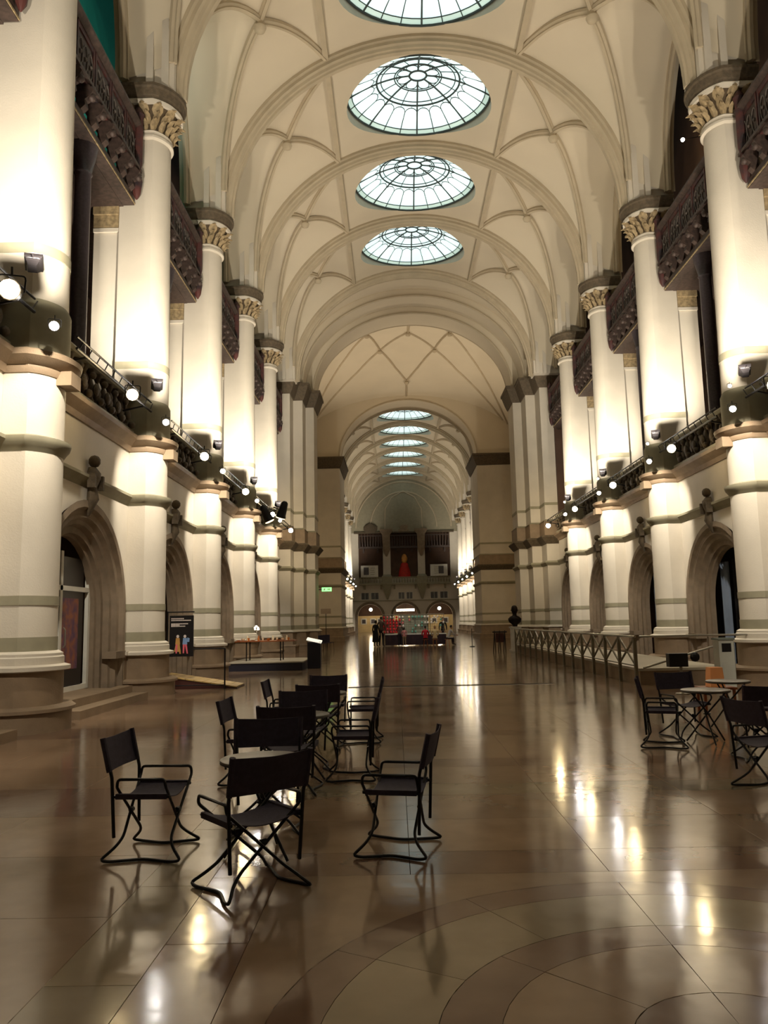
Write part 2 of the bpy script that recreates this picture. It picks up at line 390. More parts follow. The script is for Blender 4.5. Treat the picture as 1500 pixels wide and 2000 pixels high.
# the gallery over the wall: slab, back wall, aisle roof
def shared(bb, name, smooth=False):
    o = bb.build(name, None, smooth); me = o.data; bpy.data.objects.remove(o); return me
M_wall = shared(wb, 'wall_face'); M_sw = shared(sw, 'dado_course'); M_sc = shared(sc, 'string_course'); M_gc = shared(gc, 'gallery_cornice')
M_ps = shared(ps, 'portal_surround', 30); M_kf = shared(kf, 'keystone_figure', 50)
WALL = {-1: struct('wall_left'), 1: struct('wall_right')}
def side_link(name, me, s, Y, x=WX, par=None):
    return link(name, me, par or WALL[s], (s * x, Y, 0), 0 if s < 0 else PI)
for s in (-1, 1):
    for Y in NEARB + FARB:
        side_link('wall_panel', M_wall, s, Y); side_link('dado_course', M_sw, s, Y); side_link('string_course', M_sc, s, Y)
        side_link('gallery_cornice', M_gc, s, Y); side_link('portal_surround', M_ps, s, Y)
        side_link('keystone_figure', M_kf, s, Y)
b = MB()
for y0, y1 in ((NEAR[0] - 1, 43.4), (72.3, 112)):
    for s in (-1, 1):
        xa, xb = sorted((s * 7.66, s * 11)); b.box(xa, xb, y0, y1, 5.85, 6.05, GALWALL)      # lower gallery floor
        xa, xb = sorted((s * 7.9, s * 11)); b.box(xa, xb, y0, y1, 12.0, 12.3, GALDK)       # upper gallery floor
        xa, xb = sorted((s * 10.9, s * 11.2)); b.box(xa, xb, y0, y1, 0, 24.6, GALWALL)
        xa, xb = sorted((s * 8.6, s * 11)); b.box(xa, xb, y0, y1, 24.5, 24.8, GALWALL)
for s in (-1, 1):
    xa, xb = sorted((s * 7.8, s * 11)); b.box(xa, xb, 43.45, 43.65, 0, 24.6, GALWALL); b.box(xa, xb, 72.05, 72.2, 0, 24.6, GALWALL); b.box(xa, xb, -5.5, -5.4, 0, 24.6, GALWALL); b.box(xa, xb, 108.95, 109.1, 0, 24.6, GALWALL)
b.build('gallery_shell', struct('wall_gallery'))
# teal lit wall stretch behind the first visible upper gallery on the left
t = MB(); t.box(-10.88, -10.7, 16.5, 27.2, 12.31, 24.4, TEAL); tag(t.build('teal_wall_panel'), 'teal painted wall behind the upper gallery at top left', 'wall panel')
b = MB(); b.box(-11.2, 11.2, -5.9, -5.45, 0, 23, PLASTER); tag(b.build('wall_back'), kind='structure')

# ---------------------------------------------------------------- gallery furniture per bay
par_b = MB()                               # carved upper parapet, local +x inward, origin wall plane mid bay
def parapet_parts(t):
    b = MB(); b.box(-.28, .0, -2.45, 2.45, 11.98, 12.2, GALDK); b.box(-.0, .02, -2.45, 2.45, 12.0, 12.04, CAPM); b.build('beam', t)
    b = MB(); b.box(-.28, .12, -2.45, 2.45, 12.75, 12.9, GALRED); b.box(.12, .18, -2.45, 2.45, 12.82, 12.9, GALDK); b.build('shelf', t)
    cm = None
    for i in range(8):
        y = -2.1 + .6 * i
        if cm is None:
            b = MB(); b.loft([[(-.1, -.09, z), (d, -.09, z), (d, .09, z), (-.1, .09, z)] for z, d in ((12.2, .0), (12.3, .1), (12.42, .08), (12.5, .2), (12.62, .26), (12.7, .2), (12.75, .16))], GALDK)
            b.ball((.2, 0, 12.5), .09, GALDK, 8, 4); o = b.build('corbel', t, 50); cm = o.data; o.location.y = y
        else: link('corbel', cm, t, (0, y, 0))
    pm = None
    for i in range(5):
        y = -1.96 + .98 * i
        if pm is None:
            b = MB(); b.box(.0, .05, -.46, .46, 12.9, 13.9, GALDK)
            b.box(.05, .09, -.46, -.40, 12.9, 13.9, GALRED); b.box(.05, .09, .40, .46, 12.9, 13.9, GALRED)
            b.box(.05, .08, -.4, .4, 13.78, 13.9, GALRED)
            for q in range(-1, 2):
                pts = [(.07, q * .26 + .12 * math.cos(a), 13.32 + .3 * math.sin(a)) for a in [2 * PI * k / 12 for k in range(12)]]
                b.tube(pts, .016, IRON, 5, closed=True); b.ball((.07, q * .26, 13.32), .05, IRON, 6, 4)
            o = b.build('panel', t); pm = o.data; o.location.y = y
        else: link('panel', pm, t, (0, y, 0))
    b = MB(); b.loft([[(x, y, z) for x, z in ((-.05, 13.9), (.1, 13.9), (.2, 14.0), (.2, 14.06), (-.05, 14.12))] for y in (-2.45, 2.45)], GALDK); b.build('top_rail', t)
    for sg in (-1, 1):
        b = MB(); b.lathe([(.02, 12.05), (.1, 12.2), (.14, 12.5), (.08, 12.8), (.13, 13.0), (.12, 14.2), (.16, 14.3), (.05, 14.5)], GALRED, 8, (.1, sg * 2.3, 0)); b.build('end_post', t, 40)
def balustrade_parts(t):
    b = MB(); b.box(-.14, .12, -2.45, 2.45, 6.1, 6.22, BAND); b.build('base_rail', t)
    b = MB(); b.loft([[(x, y, z) for x, z in ((-.12, 6.95), (.12, 6.95), (.16, 7.02), (.12, 7.08), (-.12, 7.08))] for y in (-2.45, 2.45)], BAND); b.build('top_rail', t)
    bm = None
    for i in range(13):
        y = -2.16 + .36 * i
        if bm is None:
            b = MB(); b.lathe([(.09, 6.22), (.09, 6.28), (.05, 6.33), (.10, 6.5), (.07, 6.62), (.035, 6.75), (.06, 6.82), (.09, 6.88), (.09, 6.95)], DARKST, 8)
            o = b.build('baluster', t, 50); bm = o.data; o.location.y = y
        else: link('baluster', bm, t, (0, y, 0))
    b = MB()
    for i in range(7):
        y = -1.98 + .66 * i
        b.ball((.13, y, 6.5), .12, DARKST, 7, 4, (.5, 1, 1.2)); b.ball((.15, y + .2, 6.3), .09, DARKST, 7, 4); b.ball((.13, y - .2, 6.75), .08, DARKST, 6, 4)
    b.build('carved_foliage', t, 60)
def jamb(b, sgn):
    y0, y1 = sorted((sgn * (3.05 - .56), sgn * (3.05 - .98)))
    pass
# side jamb pilasters stand behind each column at gallery level
jm = MB()
for (z0, z1, o, m) in ((6.1, 6.5, .05, BAND), (6.5, 11.35, 0, STONE), (11.35, 11.45, .05, STONE), (11.45, 11.8, .04, CAPM), (11.8, 12.0, .1, CAPM)):
    jm.box(-1.15, -.51, -.46 - o, .46 + o, z0, z1, m)
M_jm = shared(jm, 'jamb')
mp = MB(); mp.lathe([(.24, 6.1), (.24, 6.5), (.2, 6.6), (.17, 6.75), (.17, 11.3), (.2, 11.35), (.18, 11.4), (.26, 11.75), (.3, 11.98)], GRAN, 14); M_mp = shared(mp, 'mullion_column', 40)
protoP = protoB = None
for s in (-1, 1):
    for zone, ys in (('near', NEARB), ('far', FARB)):
        for k, Y in enumerate(ys):
            loc = (s * WX, Y, 0); rz = 0 if s < 0 else PI
            rel = ORD[k]; 
            where = 'the %s bay on the %s of the %s hall' % (rel, HALF[s], zone)
            lp = 'dark red carved upper parapet in ' + where; lb = 'grey carved balustrade in ' + where
            if protoP is None:
                protoP = thing('gallery_parapet', lp, 'parapet', loc, rz, 'upper gallery parapets'); parapet_parts(protoP)
                protoB = thing('gallery_balustrade', lb, 'balustrade', loc, rz, 'lower gallery balustrades'); balustrade_parts(protoB)
            else:
                dup(protoP, loc, rz, lp); dup(protoB, loc, rz, lb)
            m_ = link('mullion_column', M_mp, None, (s * 7.9, Y, 0), rz)
            tag(m_, 'slim dark granite column in ' + where, 'column', 'dark gallery columns')
    for Y in NEAR + FAR: link('jamb_pilaster', M_jm, WALL[s], (s * 7.5, Y, 0), 0 if s < 0 else PI)

# ---------------------------------------------------------------- vault
ceil = struct('ceiling')
ZS = 15.2
def coons(b, c0, c1, d0, d1, n, m_, mt):
    g = []
    P00, P01, P10, P11 = c0(0), c1(0), c0(1), c1(1)
    for i in range(n + 1):
        s_ = i / n
        for j in range(m_ + 1):
            t = j / m_
            p = c0(s_) * (1 - t) + c1(s_) * t + d0(t) * (1 - s_) + d1(t) * s_ - (P00 * (1 - s_) * (1 - t) + P01 * (1 - s_) * t + P10 * s_ * (1 - t) + P11 * s_ * t)
            g.append(tuple(p))
    b.add(g, [(i * (m_ + 1) + j, i * (m_ + 1) + j + 1, (i + 1) * (m_ + 1) + j + 1, (i + 1) * (m_ + 1) + j) for i in range(n) for j in range(m_)], mt)
AX, AZ = 6.9, 6.4
def extr(x): return ZS + AZ * math.sqrt(max(0, 1 - (x / AX) ** 2))
YE = 2.72                                   # arch edge
BP = Vector((5.1, 0, 20.05))
TH0 = math.acos(6.8 / AX); TH1 = math.acos(3.3 / AX)
def arc_edge(sg): return lambda s_: Vector((AX * math.cos(TH0 + (TH1 - TH0) * s_), sg * YE, ZS + AZ * math.sin(TH0 + (TH1 - TH0) * s_)))
def rib_cp(sg):
    a = Vector((6.8, sg * 2.6, 15.9))
    return lambda s_: Vector((a.x + (BP.x - a.x) * (1 - math.cos(s_ * PI / 2)), a.y + (BP.y - a.y) * (1 - math.cos(s_ * PI / 2)), a.z + (BP.z - a.z) * math.sin(s_ * PI / 2)))
Acorner = lambda sg: Vector((3.3, sg * YE, extr(3.3)))
def rib_ap(sg): return lambda t: Acorner(sg).lerp(BP, t) + Vector((0, 0, 4 * t * (1 - t) * .32))
WQ = Vector((8.0, 0, 19.9))
def wall_arch(sg):
    return lambda s_: Vector((8.0, sg * 2.45 * math.cos(s_ * PI / 2), 15.4 + (WQ.z - 15.4) * math.sin(s_ * PI / 2)))
cell = MB()
for sg in (-1, 1):
    coons(cell, arc_edge(sg), rib_cp(sg), lambda t, sg=sg: arc_edge(sg)(0).lerp(rib_cp(sg)(0), t), rib_ap(sg), 14, 6, PLASTER)
    coons(cell, rib_cp(sg), wall_arch(sg), lambda t, sg=sg: rib_cp(sg)(0).lerp(wall_arch(sg)(0), t), lambda t: BP.lerp(WQ, t), 14, 5, PLASTER)
coons(cell, rib_ap(-1), rib_ap(1), lambda t: Acorner(-1).lerp(Acorner(1), t), lambda t: BP.copy(), 8, 8, PLASTER)
# lunette reveal out to the gallery and the wall beside it
for sg in (-1, 1):
    W_ = wall_arch(sg)
    for i in range(12):
        p, q = W_(i / 12), W_((i + 1) / 12)
        cell.add([p, q, q + Vector((.18, 0, 0)), p + Vector((.18, 0, 0))], [(0, 1, 2, 3)], PLASTER)
M_cell = shared(cell, 'vault_cell', 50)
ribm = MB()
rp = [(-.11, -.02), (-.11, .07), (-.05, .12), (-.05, .17), (.05, .17), (.05, .12), (.11, .07), (.11, -.02)]
def rib_path(fn, n=14): return [fn(i / n) for i in range(n + 1)]
def down_n(pts): return [(Vector((1.6, 0, 14.5)) - p).normalized() for p in pts]
for sg in (-1, 1):
    p = rib_path(rib_cp(sg)); ribm.sweep(p, down_n(p), rp, RIBM)
    p = rib_path(rib_ap(sg)); ribm.sweep(p, [(0, 0, -1)] * len(p), rp, RIBM)
    p = rib_path(wall_arch(sg)); ribm.sweep(p, [(-1, 0, -.2)] * len(p), rp, RIBM)
M_rib = shared(ribm, 'rib', 40)
bs = MB(); bs.lathe([(.05, -.45), (.16, -.4), (.2, -.28), (.14, -.2), (.14, .05)], RIBM, 12); M_boss = shared(bs, 'boss', 50)
# the strip along the crown with the opening for the skylight
RX, RY = 2.78, 2.36
strip = MB(); N = 48; inner = []; outer = []
for i in range(N):
    a = 2 * PI * i / N; inner.append((RX * math.cos(a), RY * math.sin(a)))
    c, s_ = math.cos(a), math.sin(a); k = min(3.3 / max(abs(c), 1e-6), YE / max(abs(s_), 1e-6)); outer.append((c * k, s_ * k))
for q in ((3.3, YE), (-3.3, YE), (-3.3, -YE), (3.3, -YE)):
    j = min(range(N), key=lambda i: (outer[i][0] - q[0]) ** 2 + (outer[i][1] - q[1]) ** 2); outer[j] = q
rings = [[(a[0] * (1 - t) + o[0] * t, a[1] * (1 - t) + o[1] * t) for a, o in zip(inner, outer)] for t in (0, .5, 1)]
strip.loft([[(x, y, extr(x)) for x, y in r] for r in rings], PLASTER, cap=False)
RIM = 21.62
strip.loft([[(x, y, extr(x)) for x, y in inner], [(x * 1.02, y * 1.02, RIM) for x, y in inner]], DRUM, cap=False)
for sg in (-1, 1):                          # long thin ribs at the strip edges
    strip.box(sg * 3.3 - .09, sg * 3.3 + .09, -YE, YE, extr(3.3) - .12, extr(3.3) + .1, RIBM)
M_strip = shared(strip, 'crown_strip', 40)
# transverse arch: stepped mouldings
arch = MB()
def tarch(b, a, h, prof, m, zs=ZS, n=40, th=0.0):
    pts = [Vector((a * math.cos(t), 0, zs + h * math.sin(t))) for t in [th + (PI - 2 * th) * i / n for i in range(n + 1)]]
    nr = [Vector((-p.x / (a * a), 0, -(p.z - zs) / (h * h))).normalized() for p in pts]
    for i, v in enumerate(nr):
        if v.length < .1: nr[i] = Vector((0, 0, -1))
    nr[0] = Vector((-1, 0, 0)) if th == 0 else nr[0]; nr[-1] = Vector((1, 0, 0)) if th == 0 else nr[-1]
    b.sweep(pts, nr, prof, m)
tp = [(-.36, -.1), (-.36, .12), (-.28, .16), (-.28, .26), (-.2, .3), (-.17, .38), (-.1, .40), (-.08, .46), (.08, .46), (.1, .40), (.17, .38), (.2, .3), (.28, .26), (.28, .16), (.36, .12), (.36, -.1)]
tarch(arch, 6.95, 6.42, tp, RIBM)
for sg in (-1, 1):                          # solid springer above the capital, with stepped tips
    arch.loft([[(sg * x, y, z) for x, y in ((8.15, -.5 - o), (6.75 - i_, -.42), (6.75 - i_, .42), (8.15, .5 + o))] for z, o, i_ in ((15.16, 0, 0), (15.9, .03, 0.02), (16.6, .05, .02), (18.6, .3, .0), (20.5, .55, -.8))], STONE)
    for y, x, z in ((-.52, 6.9, 17.0), (.52, 6.9, 17.0), (-.42, 6.78, 16.6), (.42, 6.78, 16.6), (-.5, 7.3, 17.4), (.5, 7.3, 17.4)):
        arch.loft([[(sg * (x - .09), y - .09, 15.16), (sg * (x + .09), y - .09, 15.16), (sg * (x + .09), y + .09, 15.16), (sg * (x - .09), y + .09, 15.16)],
                   [(sg * (x - .09), y - .09, z), (sg * (x + .09), y - .09, z), (sg * (x + .09), y + .09, z), (sg * (x - .09), y + .09, z)],
                   [(sg * (x + .04), y - .03, z + .5), (sg * (x + .06), y - .03, z + .5), (sg * (x + .06), y + .03, z + .5), (sg * (x + .04), y + .03, z + .5)]], STONE)
M_arch = shared(arch, 'transverse_arch', 35)
for Y in NEARB + FARB:
    for s in (-1, 1):
        rz = 0 if s > 0 else PI
        link('vault_cell', M_cell, ceil, (0, Y, 0), rz); link('rib', M_rib, ceil, (0, Y, 0), rz)
        link('boss', M_boss, ceil, (s * BP.x, Y, BP.z), 0)
    link('crown_strip', M_strip, ceil, (0, Y, 0))
for Y in NEAR + FAR: link('transverse_arch', M_arch, ceil, (0, Y, 0))
link('transverse_arch', M_arch, ceil, (0, 43.45, 0)); link('transverse_arch', M_arch, ceil, (0, 108.8, 0))

# ---------------------------------------------------------------- skylights
def sky_z(q): return RIM + .0 + .95 * (1 - q * q)
def sp(q, a): return (RX * q * math.cos(a), RY * q * math.sin(a), sky_z(q))
def pane(b, q0, q1, a0, a1, n=4):
    g = .006
    top = [sp(q0, a0 + (a1 - a0) * i / n) for i in range(n + 1)] + [sp(q1, a1 - (a1 - a0) * i / n) for i in range(n + 1)]
    k = n + 1; vs = top + [(x, y, z + .02) for x, y, z in top]; m = len(top)
    fs = [(i, i + 1, m - 2 - i, m - 1 - i) for i in range(n)] + [(m + i, m + m - 1 - i, m + m - 2 - i, m + i + 1) for i in range(n)]
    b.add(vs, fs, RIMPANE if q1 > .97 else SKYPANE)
RINGS = [(.12, .33, 8), (.33, .52, 16), (.52, .58, 8), (.58, .93, 24), (.93, 1.0, 24)]
def frame_mesh():
    b = MB(); d = -.02
    def q_(q, a): x, y, z = sp(q, a); return (x, y, z + d)
    for q, r in ((.12, .04), (.30, .017), (.33, .024), (.52, .02), (.58, .036), (.93, .02), (1.0, .045)):
        b.tube([q_(q, 2 * PI * i / 48) for i in range(48)], r, LEAD, 6, closed=True)
    for i in range(8): b.tube([q_(.12 + .88 * k / 8, 2 * PI * i / 8 + PI / 8 * 0) for k in range(9)], .034, LEAD, 6)
    for i in range(8):
        a = 2 * PI * (i + .5) / 8; b.tube([q_(.33 + .25 * k / 3, a) for k in range(4)], .016, LEAD, 5)
    for i in range(24):
        a = 2 * PI * i / 24
        if i % 3: b.tube([q_(.70 + .30 * k / 4, a) for k in range(5)], .019, LEAD, 5)
        a0, a1 = a, a + 2 * PI / 24                        # round heads of the petals
        b.tube([q_(.70 - .08 * math.sin(PI * k / 8), (a0 + a1) / 2 - (a1 - a0) / 2 * math.cos(PI * k / 8)) for k in range(9)], .016, LEAD, 5)
        if i % 3 == 1 or i % 3 == 2 or True: b.tube([q_(.58, (a0 + a1) / 2), q_(.62, (a0 + a1) / 2)], .009, LEAD, 4)
    for i in range(8):
        a0, a1 = 2 * PI * i / 8, 2 * PI * (i + 1) / 8       # rosette lobes round the hub
        b.tube([q_(.21 + .09 * math.sin(PI * k / 10), (a0 + a1) / 2 - (a1 - a0) * .44 * math.cos(PI * k / 10)) for k in range(11)], .016, LEAD, 5)
    return b
M_frame = shared(frame_mesh(), 'frame', 50)
PM = {}
b = MB(); hub = [sp(.12, 2 * PI * i / 24) for i in range(24)]; b.add(hub, [tuple(range(24))], SKYPANE); PM['hub'] = shared(b, 'hub_pane')
for q0, q1, n in RINGS:
    for k in range(n):
        b = MB(); pane(b, q0, q1, 2 * PI * k / n, 2 * PI * (k + 1) / n); PM[(q0, k)] = b
PMm = {k: (shared(v, 'pane') if isinstance(v, MB) else v) for k, v in PM.items()}
allp = MB()
for k, v in PM.items():
    if isinstance(v, MB): allp.add(v.v, v.f, v.mats[0])
allp.add(hub, [tuple(range(24))], SKYPANE)
M_all = shared(allp, 'panes')
SIGHT = {4: 'cut by the top edge of the picture', 5: 'largest one wholly in view', 6: 'middle one in view', 7: 'smallest and last before the crossing'}
for k, Y in enumerate(NEARB):
    lab = 'round leaded skylight in the near vault, ' + ('' + SIGHT[k] if k in SIGHT else 'overhead behind the camera, %s one' % ORD[k])
    t = thing('skylight', lab, 'skylight', (0, Y, 0), 0, 'skylights of the near vault')
    link('frame', M_frame, t)
    if k in SIGHT:
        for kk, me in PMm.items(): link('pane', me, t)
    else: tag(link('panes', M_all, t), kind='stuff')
for k, Y in enumerate(FARB):
    t = thing('skylight', 'small skylight in the far vault seen as a thin glowing lens, %s beyond the crossing' % ORD[k], 'skylight', (0, Y, 0), 0, 'skylights of the far vault')
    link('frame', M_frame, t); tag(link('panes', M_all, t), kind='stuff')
#--PART2--
# ---------------------------------------------------------------- crossing: stepped piers, broad arches, star vault
cross = struct('wall_crossing')
def ell(a, h, Y, n=44, zs=15.5): return [(a * math.cos(PI - PI * i / n), Y, zs + h * math.sin(PI * i / n)) for i in range(n + 1)]
N_SEC = [(8.2, 6.8, 43.7), (7.1, 5.8, 43.7), (7.1, 5.8, 45.2), (6.55, 5.35, 45.2), (6.55, 5.35, 46.8), (6.05, 4.9, 46.8), (6.05, 4.9, 48.8), (10, 8.2, 48.8)]
F_SEC = [(10, 8.2, 66.2), (5.85, 4.9, 66.2), (5.85, 4.9, 68.4), (6.5, 5.35, 68.4), (6.5, 5.35, 70.2), (7.1, 5.8, 70.2), (7.1, 5.8, 72.0), (8.2, 6.8, 72.0)]
for sec in (N_SEC, F_SEC):
    b = MB(); b.loft([ell(*q) for q in sec], PLASTER, closed=False); b.build('crossing_arch', ceil, 30)
    b = MB()
    for a, h, Y in sec[1:-1]:
        b.tube([(x, y, z) for x, y, z in ell(a + .02, h + .02, Y)], .07, RIBM, 6)
    b.build('rib', ceil, 50)
def pier(s, steps, y_end, name, cap_z=(14.55, 15.5)):
    # steps: list of (x_outer, y_front) from wall to inner edge ; plan polygon
    def poly(o):
        P = []
        fwd = 1 if steps[0][1] < y_end else -1
        for i, (x, y) in enumerate(steps):
            P.append((x - o, y - fwd * o)); nx = steps[i + 1][0] if i + 1 < len(steps) else INN
            P.append((nx - o, y - fwd * o))
        P.append((INN - o, y_end)); P.append((11, y_end)); P.append((11, steps[0][1] - fwd * o))
        return P
    root = struct(name)
    def sect(b, z0, z1, o0, o1, m):
        b.loft([[(s * x, y, z) for x, y in poly(o)] for z, o in ((z0, o0), (z1, o1))], m)
    b = MB(); sect(b, 0, .34, .3, .3, BROWN); sect(b, .34, .42, .34, .3, BROWN); b.build('plinth', root)
    b = MB(); sect(b, .42, 1.1, .16, .14, BROWN); sect(b, 1.1, 1.22, .22, .05, STONE); b.build('dado', root)
    b = MB(); sect(b, 1.22, 1.46, .03, .03, BAND); sect(b, 1.46, 1.96, 0.01, 0.01, STONE); sect(b, 1.96, 2.11, .03, .03, BAND); sect(b, 2.11, 5.7, 0.01, 0.01, STONE); b.build('lower_shaft', root)
    b = MB(); sect(b, 4.45, 4.6, .02, .16, BAND); sect(b, 4.6, 4.7, .16, .1, BAND); b.build('string_course', root)
    b = MB(); sect(b, 5.65, 6.0, .05, .34, DARKST); sect(b, 6.0, 6.1, .34, .26, DARKST); sect(b, 6.1, 6.9, .1, .1, BROWN); sect(b, 6.9, 7.0, .14, .03, BAND); b.build('cornice', root)
    b = MB(); sect(b, 7.0, 7.8, .01, .01, STONE); sect(b, 7.8, 7.95, .04, .04, BAND); sect(b, 7.95, cap_z[0], .01, .01, STONE); b.build('upper_shaft', root)
    b = MB(); sect(b, cap_z[0], cap_z[0] + .3, .06, .2, DARKST); sect(b, cap_z[0] + .3, cap_z[1] - .15, .2, .38, DARKST); sect(b, cap_z[1] - .15, cap_z[1], .44, .44, DARKST); b.build('capital', root)
    return root
for s, nm in ((-1, 'left'), (1, 'right')):
    INN = 6.05; pier(s, [(7.66, 43.7), (7.1, 45.2), (6.55, 46.8)], 48.8, 'wall_pier_' + nm)
    INN = 5.85; pier(s, [(9.9, 66.2)], 72.0, 'wall_pier_far_' + nm)
    b = MB(); xa, xb = sorted((s * 9.7, s * 11)); b.box(xa, xb, 48.8, 66.2, 0, 22, STONE)
    xa, xb = sorted((s * 9.55, s * 9.7))
    for z0, z1, m in ((0, .4, BROWN), (1.2, 1.46, BAND), (4.45, 4.7, BAND), (5.7, 6.1, DARKST), (14.6, 15.5, DARKST)): b.box(xa, xb, 48.8, 66.2, z0, z1, m)
    tag(b.build('wall_transept_' + nm), kind='structure')
def cz(x, Y): return 15.5 + (5.3 + 1.65 * math.sin(PI * (Y - 48.8) / 17.4)) * math.sqrt(max(0, 1 - (x / 9.9) ** 2))
b = MB(); nx, ny = 30, 16
vs = [(-9.8 + 19.6 * i / nx, 48.8 + 17.4 * j / ny, cz(-9.8 + 19.6 * i / nx, 48.8 + 17.4 * j / ny)) for j in range(ny + 1) for i in range(nx + 1)]
b.add(vs, [(j * (nx + 1) + i, j * (nx + 1) + i + 1, (j + 1) * (nx + 1) + i + 1, (j + 1) * (nx + 1) + i) for j in range(ny) for i in range(nx)], PLASTER)
b.build('crossing_vault', ceil, 60)
b = MB(); rq = [(-.07, -.02), (-.07, .07), (0, .13), (.07, .07), (.07, -.02)]
lines = [[(0, 48.8), (0, 55)], [(0, 64), (0, 66.2)]]
for s in (-1, 1):
    lines += [[(0, 55), (s * 2.1, 58.6)], [(s * 2.95, 54), (s * 2.1, 58.6)], [(s * 2.1, 58.6), (s * .9, 62), (0, 64)], [(s * 2.95, 54), (s * 3.6, 48.8)], [(s * 2.95, 54), (s * 4.6, 58), (s * 6.6, 62), (s * 8.6, 66.2)],
              [(s * 2.1, 58.6), (s * 4, 61.5), (s * 6.4, 64.2), (s * 8.2, 66.2)], [(s * 6.4, 48.8), (s * 7.4, 55), (s * 8.8, 63)]]
for L in lines:
    pts = []
    for (x0, y0), (x1, y1) in zip(L, L[1:]):
        for k in range(5): t = k / 5; pts.append(Vector((x0 + (x1 - x0) * t, y0 + (y1 - y0) * t, 0)))
    pts.append(Vector((*L[-1], 0)))
    for p in pts: p.z = cz(p.x, p.y)
    b.sweep(pts, [(-p.x * .08, 0, -1) for p in pts], rq, RIBM)
b.build('rib', ceil, 50)
for x, y in ((0, 55), (2.1, 58.6), (-2.1, 58.6), (2.95, 54), (-2.95, 54), (0, 64)): link('boss', M_boss, ceil, (x, y, cz(x, y) + .1), 0)

# ---------------------------------------------------------------- end wall
ew = struct('wall_end'); EY = 108.9
b = MB()
def ewarch(cx_, r, zc, x0, x1, top):
    n = 16; A = [(cx_ - r, EY, 0)] + [(cx_ - r * math.cos(PI * i / n), EY, zc + r * math.sin(PI * i / n)) for i in range(n + 1)] + [(cx_ + r, EY, 0)]
    O = []
    for x, y, z in A:
        if z <= zc + 1e-6: O.append((x0 if x < cx_ else x1, EY, z)); continue
        dx, dz = x - cx_, z - zc; k = min(((x1 - cx_) if dx > 0 else (cx_ - x0)) / max(abs(dx), 1e-6), (top - zc) / max(dz, 1e-6)); O.append((cx_ + dx * k, EY, zc + dz * k))
    for xx in (x0, x1):
        j = min(range(len(O)), key=lambda i: abs(O[i][0] - xx) + abs(O[i][2] - top)); O[j] = (xx, EY, top)
    N = len(A); b.add(A + O, [(i, N + i, N + i + 1, i + 1) for i in range(N - 1)], STONE)
    A2 = [(x, y + .8, z) for x, y, z in A]; b.add(A + A2, [(i, i + 1, N + i + 1, N + i) for i in range(N - 1)], PORTAL)
AX3 = (-4.85, 0.0, 4.75)
ewarch(AX3[0], 1.7, 2.2, -7.6, -2.4, 4.35); ewarch(AX3[1], 1.7, 2.2, -2.4, 2.4, 4.35); ewarch(AX3[2], 1.7, 2.2, 2.4, 7.6, 4.35)
WN = [(-6.05, -4.95), (-4.7, -3.6), (-.95, -.05), (.15, 1.05), (3.45, 4.5), (4.75, 5.85)]
xs = [-7.6] + [v for w in WN for v in w] + [7.6]
for i in range(0, len(xs), 2): b.box(xs[i], xs[i + 1], EY, EY + .5, 4.35, 5.8, STONE)
for x0, x1 in WN:
    b.box(x0, x1, EY, EY + .5, 4.35, 4.5, STONE); b.box(x0, x1, EY, EY + .5, 5.5, 5.8, STONE)
b.box(-7.6, 7.6, EY - .1, EY, 4.28, 4.4, BAND); b.box(-7.6, 7.6, EY, EY + .5, 5.8, 7.4, STONE)
for x0, x1 in ((-7.6, -6.3), (-2.95, -1.9), (1.85, 2.85), (6.3, 7.6)): b.box(x0, x1, EY, EY + .7, 7.4, 13.7, STONE)
b.box(-7.6, 7.6, EY + .7, EY + 1, 7.4, 13.7, GALWALL); b.box(-7.6, 7.6, EY, EY + .5, 13.7, 22.5, mat('grey_end_plaster', (150, 142, 118), .85))
b.build('wall_face', ew)
for k, (x0, x1) in enumerate(WN):
    b = MB(); f = .06
    b.box(x0, x1, EY + .15, EY + .3, 4.5, 4.5 + f, WHITE); b.box(x0, x1, EY + .15, EY + .3, 5.5 - f, 5.5, WHITE); b.box(x0, x0 + f, EY + .15, EY + .3, 4.5, 5.5, WHITE); b.box(x1 - f, x1, EY + .15, EY + .3, 4.5, 5.5, WHITE)
    b.box((x0 + x1) / 2 - .02, (x0 + x1) / 2 + .02, EY + .15, EY + .3, 4.5, 5.5, WHITE)
    o = b.build('window_%d' % (k + 1)); tag(o, kind='structure')
    p = MB(); p.box(x0 + f, x1 - f, EY + .2, EY + .22, 4.56, 5.44, GLASSY); p.build('pane', o)
b = MB()
for cx_ in AX3:
    for r, d, w in ((1.95, .1, .1), (1.75, .18, .08)):
        b.tube([(cx_ + r, EY - .02, 0)] + [(cx_ + r * math.cos(PI * i / 20), EY - .02, 2.2 + r * math.sin(PI * i / 20)) for i in range(21)] + [(cx_ - r, EY - .02, 0)], w, PORTAL, 6)
b.build('portal_surround', ew, 50)
b = MB()
for r in (6.6, 4.6):
    b.tube([(r * math.cos(PI * i / 30), EY - .03, 14.4 + (6.4 if r > 5 else 5) * math.sin(PI * i / 30)) for i in range(31)], .12, RIBM, 6)
for s in (-1, 1): b.tube([(s * 2.6, EY - .03, 14.0), (s * 2.5, EY - .03, 17), (s * 1.6, EY - .03, 18.6), (0, EY - .03, 19.5)], .1, RIBM, 6)
b.build('rib', ew, 50)
